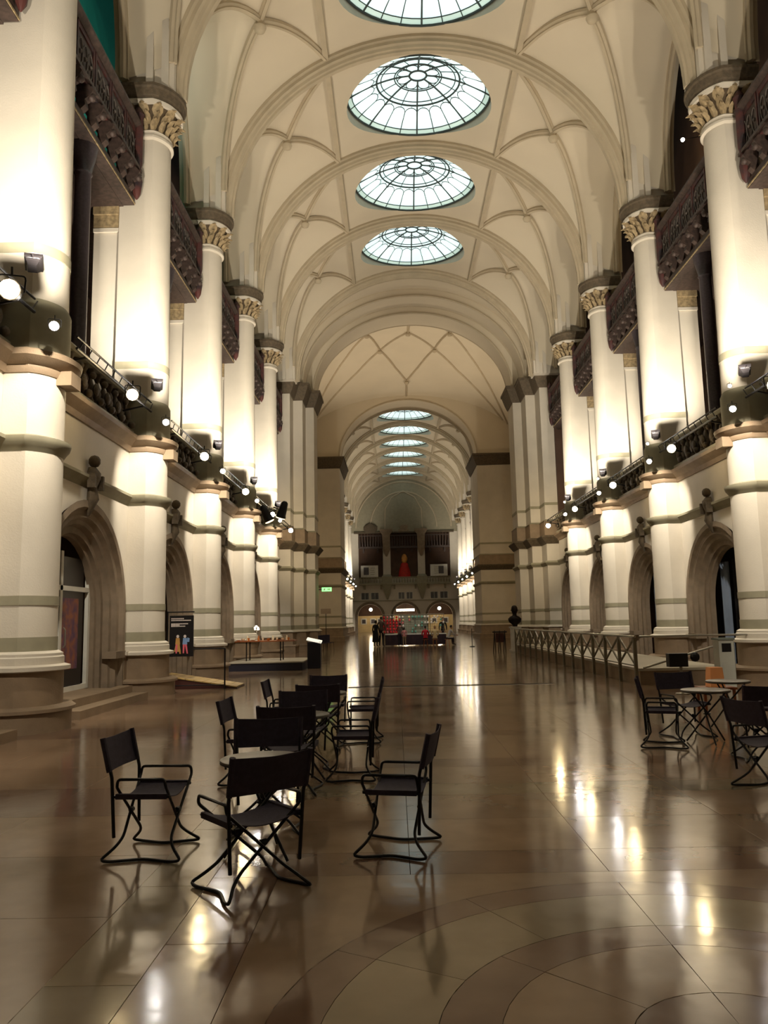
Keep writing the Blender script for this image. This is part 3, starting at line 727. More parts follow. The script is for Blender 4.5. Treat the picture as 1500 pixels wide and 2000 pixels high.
# end gallery balcony and upper parapet: one thing each per bay
def endpar(x0, x1, z0, z1, m, label, nm, arched=False):
    t = thing(nm, label, 'balcony' if nm == 'balcony' else 'parapet', ((x0 + x1) / 2, EY, 0), 0, 'end wall galleries')
    w = (x1 - x0) / 2
    b = MB(); b.box(-w, w, -.55, 0, z0, z0 + .25, m); b.build('shelf', t)
    b = MB(); b.box(-w, w, -.5, -.4, z1 - .12, z1, m); b.build('top_rail', t)
    n = max(3, int(w * 2 / .35)); me = None
    for i in range(n):
        x = -w + (i + .5) * 2 * w / n
        if me is None:
            b = MB(); b.lathe([(.05, z0 + .25), (.11, z0 + .4), (.05, z1 - .3), (.08, z1 - .12)], m, 6, (0, -.45, 0)); o = b.build('baluster', t, 50); o.location.x = x; me = o.data
        else: link('baluster', me, t, (x, 0, 0))
    b = MB()
    for i in range(2): 
        x = (-.6 + 1.2 * i) * w; b.loft([[(x - .12, -d, z), (x + .12, -d, z), (x + .12, 0, z), (x - .12, 0, z)] for z, d in ((z0 - .6, .05), (z0 - .2, .3), (z0, .45))], m)
    b.build('corbel', t); return t
for k, (x0, x1) in enumerate(((-6.25, -2.5), (-2.4, 2.4), (2.5, 6.25))):
    n3 = ('left', 'middle', 'right')[k]
    endpar(x0, x1, 6.5, 7.55, BAND, 'grey stone balcony on the far end wall, the %s one' % n3, 'balcony')
for k, (x0, x1) in enumerate(((-6.25, -3), (-1.85, 1.8), (2.9, 6.25))):
    n3 = ('left', 'middle', 'right')[k]
    endpar(x0, x1, 11.5, 13.3, GALDK, 'dark carved parapet high on the far end wall, the %s one' % n3, 'end_parapet')
for s, xc in ((-1, -2.43), (1, 2.35)):      # carved brackets on the two middle pilasters
    b = MB(); b.loft([[(xc - w, EY - d, z), (xc + w, EY - d, z), (xc + w, EY, z), (xc - w, EY, z)] for z, w, d in ((4.5, .1, .1), (5.5, .4, .4), (6.6, .7, .7), (7.6, .7, .75), (7.9, .5, .3))], BAND); b.build('bracket', ew)
    b = MB(); b.loft([[(xc - w, EY - d, z), (xc + w, EY - d, z), (xc + w, EY, z), (xc - w, EY, z)] for z, w, d in ((10.4, .1, .1), (11.4, .5, .3), (13.4, .55, .4), (13.9, .9, .5), (14.15, .9, .5))], BROWN); b.build('bracket', ew)
b = MB(); b.box(-6.9, -2.9, EY - .3, EY, 13.6, 13.8, DARKST); b.box(-2, 2, EY - .3, EY, 13.6, 13.8, DARKST); b.box(2.9, 6.9, EY - .3, EY, 13.6, 13.8, DARKST); b.build('cornice', ew)
for x, r in ((-4.6, .75), (0, .5), (4.8, .5)):
    pass
t = MB(); t.loft([[(-4.6 + w * math.cos(a), EY - .2 + .15 * math.sin(a), z) for a in [2 * PI * i / 10 for i in range(10)]] for z, w in ((13.8, .7), (14.1, .95), (14.5, .95), (14.85, .6), (15.0, .2))], DARKST)
tag(t.build('carved_crest', None, 50), 'dark round carved crest above the left bay of the far end wall', 'ornament')
t = MB(); t.box(-.7, .7, EY - .3, EY - .05, 13.8, 14.1, BROWN); t.loft([[(w, EY - .2 - .1, z), (-w, EY - .3, z), (-w, EY - .1, z), (w, EY - .1, z)] for z, w in ((14.1, .45), (14.5, .6), (14.7, .3))], BROWN)
tag(t.build('carved_shield', None), 'brown carved shield above the middle bay of the far end wall', 'ornament')
# two white poster boards and the red lit figure
def board(x0, x1, z0, z1, label, pic):
    t = thing('poster_board', label, 'poster', ((x0 + x1) / 2, EY - .62, 0)); w = (x1 - x0) / 2
    b = MB(); b.box(-w, w, -.04, .04, z0, z1, WHITE); b.build('board', t)
    b = MB(); x = pic; b.box(x - .35, x + .35, -.06, -.04, z0 + .3, z1 - .25, GRAN); b.build('picture', t)
    b = MB()
    for i in range(4): b.box(-x - .35, -x + .3 - .08 * (i % 2), -.055, -.04, z1 - .4 - .28 * i, z1 - .34 - .28 * i, BAND)
    b.build('caption_lines', t)
board(-5.99, -3.62, 7.57, 9.15, 'white poster board with dark photograph on the left end balcony', -.45)
board(3.5, 5.85, 7.57, 9.15, 'white poster board with dark photograph on the right end balcony', .3)
RED = mat('red_drapery', (186, 34, 20), .7, noise=.35, scale=3); AMB = mat('amber_figure', (226, 160, 80), .6, noise=.3, scale=4)
t = thing('figure', 'red draped figure with a glowing amber head in the middle bay of the end wall', 'statue', (0, EY + .33, 7.42))
b = MB(); b.loft([[(w * math.cos(a), .3 * math.sin(a) * (w / .6), z) for a in [2 * PI * i / 12 for i in range(12)]] for z, w in ((0, .85), (.7, .8), (1.3, .65), (1.9, .5), (2.1, .3))], RED); b.build('robe', t, 50)
b = MB(); b.lathe([(.25, 2.1), (.4, 2.35), (.45, 2.7), (.3, 3.1), (.12, 3.3)], AMB, 10, (0, 0, 0)); b.build('head', t, 50)
# back rooms behind the end portals
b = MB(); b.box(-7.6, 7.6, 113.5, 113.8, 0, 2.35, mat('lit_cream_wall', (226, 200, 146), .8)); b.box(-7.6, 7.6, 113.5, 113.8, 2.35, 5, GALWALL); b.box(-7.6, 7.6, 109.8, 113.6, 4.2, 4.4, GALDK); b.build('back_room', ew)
for i, x in enumerate((-5.9, -4.6, -3.6, 4.1, 5.7)):
    t = thing('framed_picture', 'small dark framed picture in the room behind the %s end portal, %s from the left' % ('left' if x < 0 else 'right', ORD[i if x < 0 else i - 3]), 'picture', (x, 113.45, 0), 0, 'pictures behind the portals')
    b = MB(); b.box(-.42, .42, -.04, 0, 1.15, 2.0, WHITE); b.build('mount', t); b = MB(); b.box(-.25, .25, -.06, -.04, 1.3, 1.85, GRAN); b.build('picture', t)
LTUBE = mat('white_tube_light', (255, 244, 214), .4, noise=0, emit=9)
for x, w, lab in ((0, 1.25, 'long white fluorescent light hanging in the middle end portal'), (-4.8, .3, 'small round white lamp hanging in the left end portal'), (4.7, .3, 'small round white lamp hanging in the right end portal')):
    t = thing('hanging_lamp', lab, 'lamp', (x, 110.6, 3.05))
    b = MB()
    if w > 1: b.tube([(-w, 0, 0), (w, 0, 0)], .16, LTUBE, 8)
    else: b.ball((0, 0, 0.15), .24, LTUBE, 10, 6)
    b.build('tube' if w > 1 else 'globe', t, 50)
    b = MB(); b.tube([(0, 0, .1), (0, 0, 1.15)], .02, BLACK, 5); b.build('cord', t)
    d = bpy.data.lights.new('lamp', 'POINT'); d.energy = 90; d.color = WARM; d.shadow_soft_size = .3
    o = bpy.data.objects.new('lamp', d); COL.objects.link(o); o.parent = t; o.location = (0, -.1, -.4)

# ---------------------------------------------------------------- stage lighting on the galleries
def aim_rot(d): return Vector(d).to_track_quat('X', 'Z').to_euler()
def fixture(kind, loc, d, label, lens, group, lens_r=.11, scale=1.0):
    scale *= .85 if lens is LAMPW else .62 if lens is LAMPC else .62 if kind == 'floodlight' else 1
    t = thing(kind, label, 'spotlight', loc, 0, group); t.rotation_euler = aim_rot(d); t.scale = (scale,) * 3
    key = (kind, lens.name if lens else '-')
    if key not in FIX:
        if kind == 'floodlight':
            b = MB(); b.loft([[(x, y * w, z * w) for y, z in ((-1, -1), (1, -1), (1, 1), (-1, 1))] for x, w in ((-.16, .1), (.0, .15), (.1, .2))], BLACK); h = shared(b, 'housing')
            b = MB(); b.box(.1, .115, -.18, .18, -.18, .18, lens); l = shared(b, 'lens')
            b = MB(); b.loft([[(.1, y, z) for y, z in ((-.2, -.19), (.2, -.19), (.2, .19), (-.2, .19))], [(.22, y, z) for y, z in ((-.21, -.2), (.21, -.2), (.21, .2), (-.21, .2))], [(.22, y, z) for y, z in ((-.2, -.19), (.2, -.19), (.2, .19), (-.2, .19))], [(.1, y, z) for y, z in ((-.19, -.18), (.19, -.18), (.19, .18), (-.19, .18))]], BLACK, cap=False); br = shared(b, 'hood')
        else:
            b = MB(); b.loft([[(x, r * math.cos(a), r * math.sin(a)) for a in [2 * PI * i / 12 for i in range(12)]] for x, r in ((-.24, .04), (-.2, .08), (-.05, .1), (.12, .115), (.14, .13), (.18, .13))], BLACK); h = shared(b, 'housing', 40)
            b = MB(); b.loft([[(x, r * math.cos(a), r * math.sin(a)) for a in [2 * PI * i / 12 for i in range(12)]] for x, r in ((.17, .115), (.2, .115), (.215, .06))], lens); l = shared(b, 'lens', 60)
            br = None
        b = MB(); b.tube(fillet([(0, -.14, 0), (0, -.16, .2), (0, .16, .2), (0, .14, 0)], .05, 3), .012, BLACK, 5); b.tube([(0, 0, .2), (0, 0, .3)], .015, BLACK, 5); y = shared(b, 'yoke', 50)
        FIX[key] = (h, l, y, br)
    h, l, y, br = FIX[key]
    link('housing', h, t); link('lens', l, t); link('yoke', y, t)
    if br: link('hood', br, t)
    return t
FIX = {}
LENSD = mat('dim_flood_lens', (255, 230, 180), .3, noise=0, emit=3)
SIDE = {-1: 'left', 1: 'right'}
def rail(s, Y, label):
    t = thing('lighting_rail', label, 'rail', (s * 7.0, Y, 6.62), 0, 'lighting rails on the galleries')
    if 'rail' not in FIX:
        b = MB(); b.tube([(0, -2.2, 0), (0, 2.2, 0)], .028, BLACK, 6); b.tube([(0, -2.2, .22), (0, 2.2, .22)], .02, BLACK, 6); p = shared(b, 'pipe', 50)
        b = MB()
        for k in range(-5, 6): b.tube([(0, k * .42, 0), (0, k * .42 + .2, .22)], .012, BLACK, 4)
        l = shared(b, 'lacing'); FIX['rail'] = (p, l)
        b = MB(); b.tube([(0, 0, 0), (-.5, 0, -.1)], .025, BLACK, 5); FIX['bk'] = shared(b, 'bracket')
    link('pipe', FIX['rail'][0], t); tag(link('lacing', FIX['rail'][1], t), kind='stuff')
    for y in (-1.7, 1.7): link('bracket', FIX['bk'], t, (0, y, 0), 0 if s > 0 else 0).scale.x = -s
    return t
for zone, rows, bays in (('near', NEAR, NEARB), ('far', FAR, FARB)):
    for s in (-1, 1):
        for k, Y in enumerate(rows):
            if Y < 5: continue
            nm = '%s hall, %s column on the %s' % (zone, ORD[k], SIDE[s])
            # uplight in front of the column
            x = s * 6.55; y = Y - 1.9
            t = fixture('floodlight', (x, y, 6.9), (s * .25, .75, 1), 'black box floodlight aimed up the shaft, ' + nm, LENSD, 'floodlights for the columns')
            spot(None, (s * 6.1, Y - 2.6, 6.75), (s * 7.2, Y, 9.1), UP_W, COOL, 76, .9, .08)
            spot(None, (s * 5.7, Y - 2.3, 7.0), (s * 7.1, Y, 4.2), DOWN_W, COOL, 56, .6, .05)
            if zone == 'near':
                # second one lights the back of the column before it, its lens glows towards us
                if Y > 12:
                    f = fixture('spotlight', (s * 6.62, Y - .95, 6.32), (-s * .35, -1, -.22), 'white glowing spotlight close before the ' + nm, LAMPC, 'white spotlights', scale=1.0)
                    spot(None, (s * 6.6, Y - 1.1, 6.3), (s * 6.0, Y - 5.6, 1.5), 110, COOL, 50, .8, .05)
                    if s > 0: fixture('spotlight', (s * 6.62, Y - .9, 6.88), (-s * .35, -1, -.1), 'upper small white spotlight close before the ' + nm, LAMPC, 'small white spotlights', scale=.55)
        for k, Y in enumerate(bays):
            if Y < 5: continue
            nm = '%s hall, %s bay on the %s' % (zone, ORD[k], SIDE[s])
            rail(s, Y, 'black lighting rail along the gallery, ' + nm)
            if zone == 'near':
                yy = Y + (.7 if k == 2 else (-.25 if s < 0 else .15))
                if k == 2 and s > 0: yy = Y
                fixture('spotlight', (s * 6.62, yy, 6.30), (-s * .3, -1, -.25), 'warm yellow glowing spotlight at the middle of the ' + nm, LAMPW, 'warm spotlights', scale=1.35 if Y < 12 else 1.15)
                spot(None, (s * 6.6, yy - .15, 6.3), (s * 7.0, Y - 3.05, 3.0), 160, WARM, 60, .8, .05)
            else:
                fixture('spotlight', (s * 6.62, Y, 6.30), (-s * .3, -1, -.25), 'tiny glowing spotlight in the ' + nm, LAMPC if k % 2 else LAMPW, 'far spotlights')
            if not (zone == 'far' and k > 3): spot(None, (s * 7.25, Y, 7.4), (-s * 1.0, Y, 20), WASH_W * (1.0 if zone == 'near' else .75), (1, .89, .74), 110, 1, .12)
for s in (-1, 1):
    spot(None, (s * 8.6, 57.5, 7.0), (-s * 1, 57.5, 22), CROSS_W * .5, (1, .84, .64), 90, 1, .3)
    spot(None, (s * 7.5, 50.0, 7.0), (s * 8.6, 66, 5.0), 900, (1, .72, .38), 60, 1, .3)
    spot(None, (s * 5.0, 39.2, 6.6), (s * 6.8, 46, 6), 900, (1, .84, .6), 95, 1, .2)
# two black theatre lanterns on a bar before the last left column
for i, (y, x, z, d) in enumerate(((32.6, -6.62, 6.1, (.45, .2, -1)), (33.0, -6.0, 6.3, (-.35, .2, -1)))):
    fixture('theatre_lantern', (x, y, z), d, ('left' if i == 0 else 'right') + ' black theatre lantern hanging before the last near column on the left', LENSD, 'theatre lanterns', scale=1.7)
spot(None, (-8.9, 19.0, 13.6), (-10.8, 23.0, 19.5), 900, (.85, 1, .95), 75, 1, .2)
spot(None, (-6.2, 27.4, 5.2), (-6.0, 28.8, 1.0), 90, WARM, 60, .8, .1)

# ---------------------------------------------------------------- director chairs
def director_chair():
    t = thing('director_chair', '', 'chair', (0, 0, 0), 0, 'black folding chairs round the tables')
    def loop(s, yo):
        a, q = .26, .22
        P = [(-s * a, -.12, .55), (-s * a, -.19 + yo, .55), (-s * a, -.20 + yo, .50), (s * .14, -.17 + yo, .14), (s * .20, -.20 + yo, .09), (s * .27, -.28 + yo, .02), (s * .27, -.22 + yo, .011), (s * .20, 0, .011),
             (s * .27, .22 - yo, .011), (s * .27, .28 - yo, .02), (s * .20, .20 - yo, .09), (s * .14, .17 - yo, .14), (-s * a, .19 - yo, .50), (-s * a, .18 - yo, .55), (-s * a, .1, .55)]
        return fillet(P, .05, 3)
    for s, yo in ((1, 0), (-1, .022)):
        b = MB(); b.tube(loop(s, yo), .0105, BLACK, 7, closed=True); b.build('side_frame', t, 50)
    for s in (-1, 1):
        b = MB(); b.tube([(s * .235, -.20, .16), (s * .255, -.215, .56), (s * .262, -.28, .82)], .012, BLACK, 7); b.build('back_post', t, 50)
        b = MB(); b.tube([(s * .235, -.21, .43), (s * .235, .19, .43)], .011, BLACK, 7); b.build('seat_rail', t, 50)
    b = MB(); b.tube([(-.02, -.168, .295), (.02, -.168, .295)], .018, BLACK, 8); b.tube([(-.02, .168, .295), (.02, .168, .295)], .018, BLACK, 8); b.build('pivot', t)
    b = MB(); n = 8
    top = [(-.245 + .49 * i / n, y, .445 - .045 * math.sin(PI * i / n)) for y in (-.19, .17) for i in range(n + 1)]
    v = top + [(x, y, z - .006) for x, y, z in top]; k = n + 1; m = 2 * k
    fs = [(i, i + 1, k + i + 1, k + i) for i in range(n)] + [(m + i, m + k + i, m + k + i + 1, m + i + 1) for i in range(n)] + [(i, m + i, m + i + 1, i + 1) for i in range(n)] + [(k + i, k + i + 1, m + k + i + 1, m + k + i) for i in range(n)]
    b.add(v, fs, CANVAS); b.box(-.25, -.22, -.19, .17, .415, .45, CANVAS); b.box(.22, .25, -.19, .17, .415, .45, CANVAS); b.build('seat', t, 50)
    b = MB(); rows = []
    for z, y in ((.60, -.232), (.71, -.262), (.825, -.285)):
        rows.append([(-.268 + .536 * i / n, y - .02 * math.sin(PI * i / n), z - (.012 * math.sin(PI * i / n) if z > .8 else 0)) for i in range(n + 1)])
    R = []
    for r in rows: R.append(r + [(x, y - .006, z) for x, y, z in r[::-1]])
    b.loft(R, CANVAS)
    for s in (-1, 1): b.tube([(s * .26, -.232, .60), (s * .265, -.285, .83)], .019, CANVAS, 7)
    b.build('backrest', t, 50)
    return t
CH = [((-3.08, 5.9), (1, -.05), 'black folding chair at the far left of the front table, its back to the left'),
      ((-1.34, 5.88), (-1, .2), 'black folding chair right of the front table, facing left, alone on open floor'),
      ((-2.25, 5.12), (-.62, .78), 'nearest black folding chair, seen from behind at an angle before the front table'),
      ((-2.36, 6.42), (.1, -1), 'black folding chair on the far side of the front table facing the camera'),
      ((-2.84, 8.4), (1, -.05), 'black folding chair left of the middle table, facing right'),
      ((-1.8, 8.5), (-1, .02), 'black folding chair right of the middle table, facing left'),
      ((-2.36, 7.88), (.03, 1), 'black folding chair with its back to us before the middle table'),
      ((-2.36, 9.02), (.15, -1), 'black folding chair behind the middle table facing the camera'),
      ((-2.84, 11.0), (1, 0), 'black folding chair left of the rear table, facing right'),
      ((-1.8, 11.0), (-1, 0), 'black folding chair right of the rear table, facing left'),
      ((-2.32, 10.42), (0, 1), 'black folding chair with its back to us before the rear table'),
      ((-2.33, 11.6), (0, -1), 'black folding chair behind the rear table, farthest of the left row'),
      ((1.97, 10.15), (.93, -.3), 'black folding chair at the left end of the right-hand group, facing right'),
      ((2.52, 10.85), (.2, -1), 'black folding chair behind the right-hand round table facing the camera'),
      ((2.1, 7.55), (.95, .25), 'nearest black folding chair of the right-hand group, facing right at the picture edge'),
      ((2.72, 9.1), (.05, 1), 'black folding chair with its back to us before the right-hand round table'),
      ((3.25, 10.2), (-1, .3), 'black folding chair at the right end of the right-hand round table'),
      ((2.95, 8.0), (-1, .3), 'black folding chair at the right picture edge facing the nearest chair of its group')]
proto = director_chair()
for i, ((x, y), (fx, fy), lab) in enumerate(CH):
    rz = math.atan2(fy, fx) - PI / 2
    if i == 0: proto.location = (x, y, 0); proto.rotation_euler[2] = rz; proto['label'] = lab
    else: dup(proto, (x, y, 0), rz, lab)
def bistro():
    t = thing('bistro_table', '', 'table', (0, 0, 0), 0, 'round bistro tables')
    b = MB(); b.lathe([(.285, .635), (.30, .64), (.30, .655), (.292, .66)], TTOP, 32); b.build('tabletop', t, 40)
    b = MB(); b.tube([(.292 * math.cos(2 * PI * i / 32), .292 * math.sin(2 * PI * i / 32), .637) for i in range(32)], .009, BLACK, 5, closed=True); b.build('rim', t, 50)
    for k in range(3):
        a = 2 * PI * k / 3 + .3; c, s_ = math.cos(a), math.sin(a)
        b = MB(); b.tube([(.24 * c, .24 * s_, .63), (.02 * -s_ + .0 * c, .02 * c, .36), (-.27 * c, -.27 * s_, .01)], .011, BLACK, 7); b.build('leg', t, 50)
    b = MB(); b.tube([(.04 * math.cos(2 * PI * i / 16), .04 * math.sin(2 * PI * i / 16), .36) for i in range(16)], .008, BLACK, 5, closed=True); b.build('hoop', t, 50)
    return t
TB = [((-2.28, 5.78), 'front round grey bistro table of the left row'), ((-2.33, 8.45), 'middle round grey bistro table of the left row'), ((-2.31, 10.98), 'rear round grey bistro table of the left row'),
      ((2.58, 10.3), 'round grey bistro table in the right-hand group, front one'), ((3.4, 11.6), 'round grey bistro table at the right picture edge, behind the other right-hand one')]
pt = bistro()
for i, ((x, y), lab) in enumerate(TB):
    if i == 0: pt.location = (x, y, 0); pt['label'] = lab
    else: dup(pt, (x, y, 0), .4 * i, lab)

# ---------------------------------------------------------------- left side: steps, ramp, sign, platform, table, lectern
for k, Y in enumerate(NEARB[2:4]):
    t = thing('portal_steps', 'two dark stone steps before the %s portal on the left wall' % ORD[k], 'steps', (-7.6, Y, 0), 0, 'portal steps')
    if k == 2: 
        pass
    b = MB(); b.box(-.88, .12, -1.28, 1.28, 0, .15, BROWN); b.box(.12, .75, -1.9, 1.9, 0, .15, BROWN); b.build('step', t); b = MB(); b.box(-.88, .12, -1.28, 1.28, .15, .3, BROWN); b.box(.12, .4, -1.9, 1.9, .15, .3, BROWN); b.build('step', t)
# glazed doors in the first left portal
for k, (s, Y) in enumerate(((-1, NEARB[3]), (-1, NEARB[2]))):
    d = struct('door_%d' % (k + 1), (-8.1, Y, .3))
    fr = MB()
    for y0, y1, z0, z1 in ((-1.3, -1.2, 0, 2.8), (1.2, 1.3, 0, 2.8), (-.05, .05, 0, 2.85), (-1.2, 1.2, 0, .1), (-1.2, 1.2, 2.05, 2.15)): fr.box(-.03, .05, y0 * 1.17, y1 * 1.17, z0, z1, WHITE)
    fr.build('door_frame', d)
    for y0, y1 in ((-1.2, -.05), (.05, 1.2)):
        p = MB(); p.box(0, .015, y0, y1, .1, 2.05, GLASSY); p.build('pane', d); p = MB(); p.box(0, .015, y0, y1, 2.15, 2.75, GLASSY); p.build('pane', d)
    h = MB(); h.tube([(.06, .12, .9), (.1, .12, .95), (.1, .12, 1.25), (.06, .12, 1.3)], .015, STEEL, 6); h.build('handle', d)
    cols = [((120, 60, 50), (50, 40, 70)), ((90, 60, 90), (150, 90, 60))]
    for q in range(2):
        p = MB(); p.box(.016, .022, -1.05 + q * 1.15, -.2 + q * 1.15, .45, 1.9, mat('door_poster_%d' % q, *cols[q][:1], noise=.6, scale=5, rgb2=cols[q][1])); p.build('poster', d)
t = thing('ramp', 'yellow plank wheelchair ramp with dark red sides by the second left portal', 'ramp', (-7.3, 20.75, 0))
b = MB(); b.loft([[(0, y, 0), (1.95, y, 0), (1.95, y, .02), (0, y, .33)] for y in (-.5, .5)], REDW); b.build('side_panel', t)
me = None
for i in range(9):
    b = MB(); x0 = .01 + i * .2155; z = lambda x: .335 - .31 * x / 1.95
    b.loft([[(x0, y, z(x0)), (x0 + .20, y, z(x0 + .2)), (x0 + .20, y, z(x0 + .2) + .025), (x0, y, z(x0) + .025)] for y in (-.52, .52)], WOODY); b.build('plank', t)
t = thing('ramp_handrail', 'thin dark metal handrail frame beside the yellow ramp', 'handrail', (0, 20.15, 0))
for x in (-7.1, -5.64): b = MB(); b.tube([(x, 0, 0), (x, 0, 1.0 if x > -6 else 1.95)], .022, BLACK, 6); b.build('post', t)
b = MB(); b.tube([(-7.1, 0, 1.0), (-5.64, 0, 1.0)], .018, BLACK, 6); b.tube([(-7.1, 0, .1), (-5.64, 0, .1)], .014, BLACK, 6); b.tube([(-7.1, 0, 1.93), (-6.42, 0, 1.93)], .016, BLACK, 6); b.build('rail', t)
t = thing('exhibition_poster', 'black exhibition poster with two dancing costumed figures, hung on the ramp rail', 'poster', (-6.72, 20.08, .82))
b = MB(); b.box(-.3, .3, -.02, .02, 0, 1.02, BLACK); b.build('board', t)
PINK = mat('pink_print', (214, 96, 110), .6); PALE = mat('pale_print', (214, 200, 190), .6); OCH = mat('ochre_print', (190, 140, 70), .6); BLU = mat('blue_print', (120, 150, 190), .6)
b = MB()
def flat(b, pts, m, y=-.026): b.add([(x, y, z) for x, z in pts] + [(x, y + .005, z) for x, z in pts], [tuple(range(len(pts)))] + [tuple(range(len(pts), 2 * len(pts)))[::-1]], m)
for cx_, m1, m2 in ((-.09, OCH, PINK), (.09, BLU, PINK)):
    flat(b, [(cx_ + .035 * math.cos(a), .5 + .04 * math.sin(a)) for a in [2 * PI * i / 10 for i in range(10)]], PALE)
    flat(b, [(cx_ - .06, .3), (cx_ + .06, .3), (cx_ + .045, .46), (cx_ - .045, .46)], m1)
    if cx_ < 0: flat(b, [(cx_ - .09, .12), (cx_ + .08, .12), (cx_ + .05, .3), (cx_ - .05, .3)], OCH)
    flat(b, [(cx_ - .05, .08), (cx_ - .015, .08), (cx_ + .0, .3), (cx_ - .05, .3)], m2, -.03); flat(b, [(cx_ + .05, .07), (cx_ + .085, .07), (cx_ + .05, .3), (cx_ + .0, .3)], m2 if cx_ > 0 else OCH, -.03)
flat(b, [(.14, .36), (.2, .36), (.21, .45), (.15, .47)], BLU)
b.build('printed_figures', t)
b = MB()
for i, (w, z) in enumerate(((.3, .93), (.5, .885), (.42, .8), (.2, .77), (.34, .74))):
    x = -.26
    while x < -.26 + w: b.box(x, x + .028, -.026, -.02, z, z + .026, PALE); x += .036
tag(b.build('title_lettering', t), kind='stuff')
t = thing('display_platform', 'low dark platform with pale top under the display table on the left', 'platform', (-5.75, 28.6, 0))
b = MB(); b.box(-1.3, 1.22, -1.3, 1.6, 0, .26, DARKBL); b.build('side', t); b = MB(); b.box(-1.33, 1.25, -1.33, 1.63, .26, .3, mat('pale_platform_top', (176, 168, 150), .4)); b.build('top', t)
t = thing('display_table', 'long thin-legged display table set with dishes on the low platform', 'table', (-5.95, 28.5, .3))
ORW = mat('orange_brown_wood', (150, 82, 40), .4); b = MB(); b.box(-1.05, 1.05, -.4, .4, .66, .70, ORW); b.build('tabletop', t, 40)
for x in (-.65, .55):
    for y in (-.33, .33): b = MB(); b.tube([(x, y, 0), (x, y, .66)], .022, BLACK, 6); b.build('leg', t)
WGL = mat('warm_white_china', (250, 232, 196), .3); 
kinds = []
random.seed(3)
for i in range(17):
    x = -6.9 + i * .118; y = 28.5 - .22 + .2 * (i % 3); k = i % 4; b = MB(); m = WGL if i % 3 else mat('amber_ware', (206, 120, 50), .4)
    if k == 0: b.lathe([(.03, 0), (.075, .015), (.085, .03), (.06, .02)], m, 10); nm, de = 'plate', 'small pale plate'
    elif k == 1: b.lathe([(.03, 0), (.06, .03), (.065, .08), (.05, .07), (.02, .02)], m, 10); nm, de = 'bowl', 'small bowl'
    elif k == 2: b.lathe([(.035, 0), (.045, .08), (.02, .12), (.025, .16), (.012, .17)], m, 10); nm, de = 'jar', 'small jar'
    else: b.lathe([(.03, 0), (.04, .06), (.043, .1), (.035, .095), (.03, .01)], m, 10); nm, de = 'cup', 'small cup'
    o = b.build(nm, None, 50, (x, y, 1.0)); tag(o, '%s on the display table, %s from its left end' % (de, (ORD + ['eleventh', 'twelfth', 'thirteenth', 'fourteenth', 'fifteenth', 'sixteenth', 'seventeenth'])[i]), nm, 'dishes on the display table')
t = thing('paper_tree', 'white branching paper lamp standing on the display table', 'ornament', (-6.3, 28.5, 1.0))
b = MB(); b.tube([(0, 0, 0), (0, 0, .38)], .012, WHITE, 6); b.lathe([(.06, 0), (.06, .012), (.01, .02)], WHITE, 10); b.build('stem', t)
b = MB(); LW = mat('lit_white_paper', (255, 248, 230), .6, noise=0, emit=1.2)
for i in range(7): b.ball((.07 * math.cos(i * .9), .07 * math.sin(i * .9), .40 + .05 * (i % 3)), .04, LW, 6, 4)
b.build('shade', t, 60)
t = thing('lectern', 'dark blue box lectern with a lit white sloping top at the platform corner', 'lectern', (-4.22, 28.4, 0))
b = MB(); b.loft([[(-.24, -.2, z), (.22, -.2, z - (0 if z < .1 else .0)), (.22, .2, z), (-.24, .2, z)] for z in (0, .92)], DARKBL); b.build('body', t)
b = MB(); b.loft([[(-.27, y, z + .12), (.25, y, z), (.25, y, z + .03), (-.27, y, z + .15)] for y, z in ((-.22, .86), (.22, .93))], mat('lit_white_panel', (250, 245, 225), .4, noise=0, emit=.9)); b.build('reading_top', t)
# exit sign, brown sign and a stack of chairs by the left crossing pier
t = thing('exit_sign', 'green lit emergency exit sign on the left crossing pier', 'sign', (-5.55, 48.95, 3.6)); t.rotation_euler[2] = 0
b = MB(); b.box(-.3, .3, -.06, .0, -.12, .12, GREEN); b.build('lit_panel', t); b = MB()
flat(b, [(-.2, -.06), (-.12, -.06), (-.08, .02), (-.12, .08), (-.18, .02)], WHITE, -.065); flat(b, [(.02, -.02), (.14, -.02), (.14, -.07), (.22, .01), (.14, .08), (.14, .03), (.02, .03)], WHITE, -.065); b.build('pictogram', t)
b = MB(); b.box(-.55, -.3, -.03, .0, -.03, .03, BLACK); b.build('wall_arm', t)
t = tag(MB(), None) if False else None
b = MB(); b.box(-.3, .3, -.03, .03, 0, .3, BROWN); b.box(-.02, .02, .0, .04, -2.1, 0, BLACK); o = b.build('direction_sign', None, False, (-5.5, 47.6, 2.1)); tag(o, 'small brown direction sign on a black post by the left crossing pier', 'sign')
for i in range(3):
    t = thing('stacked_chair', 'small black chair by the left crossing pier, %s going away from us' % ORD[i], 'chair', (-5.4 + .1 * i, 44.4 + .7 * i, 0), .3 + .2 * i, 'chairs by the left crossing pier')
    b = MB(); b.box(-.22, .22, -.22, .22, .43, .46, CANVAS); b.build('seat', t); b = MB(); b.box(-.22, .22, .2, .23, .46, .88, CANVAS); b.build('backrest', t)
    for x in (-.2, .2):
        for y in (-.2, .2): b = MB(); b.tube([(x * 1.08, y * 1.08, 0.0), (x, y, .43)], .012, BLACK, 5); b.build('leg', t)

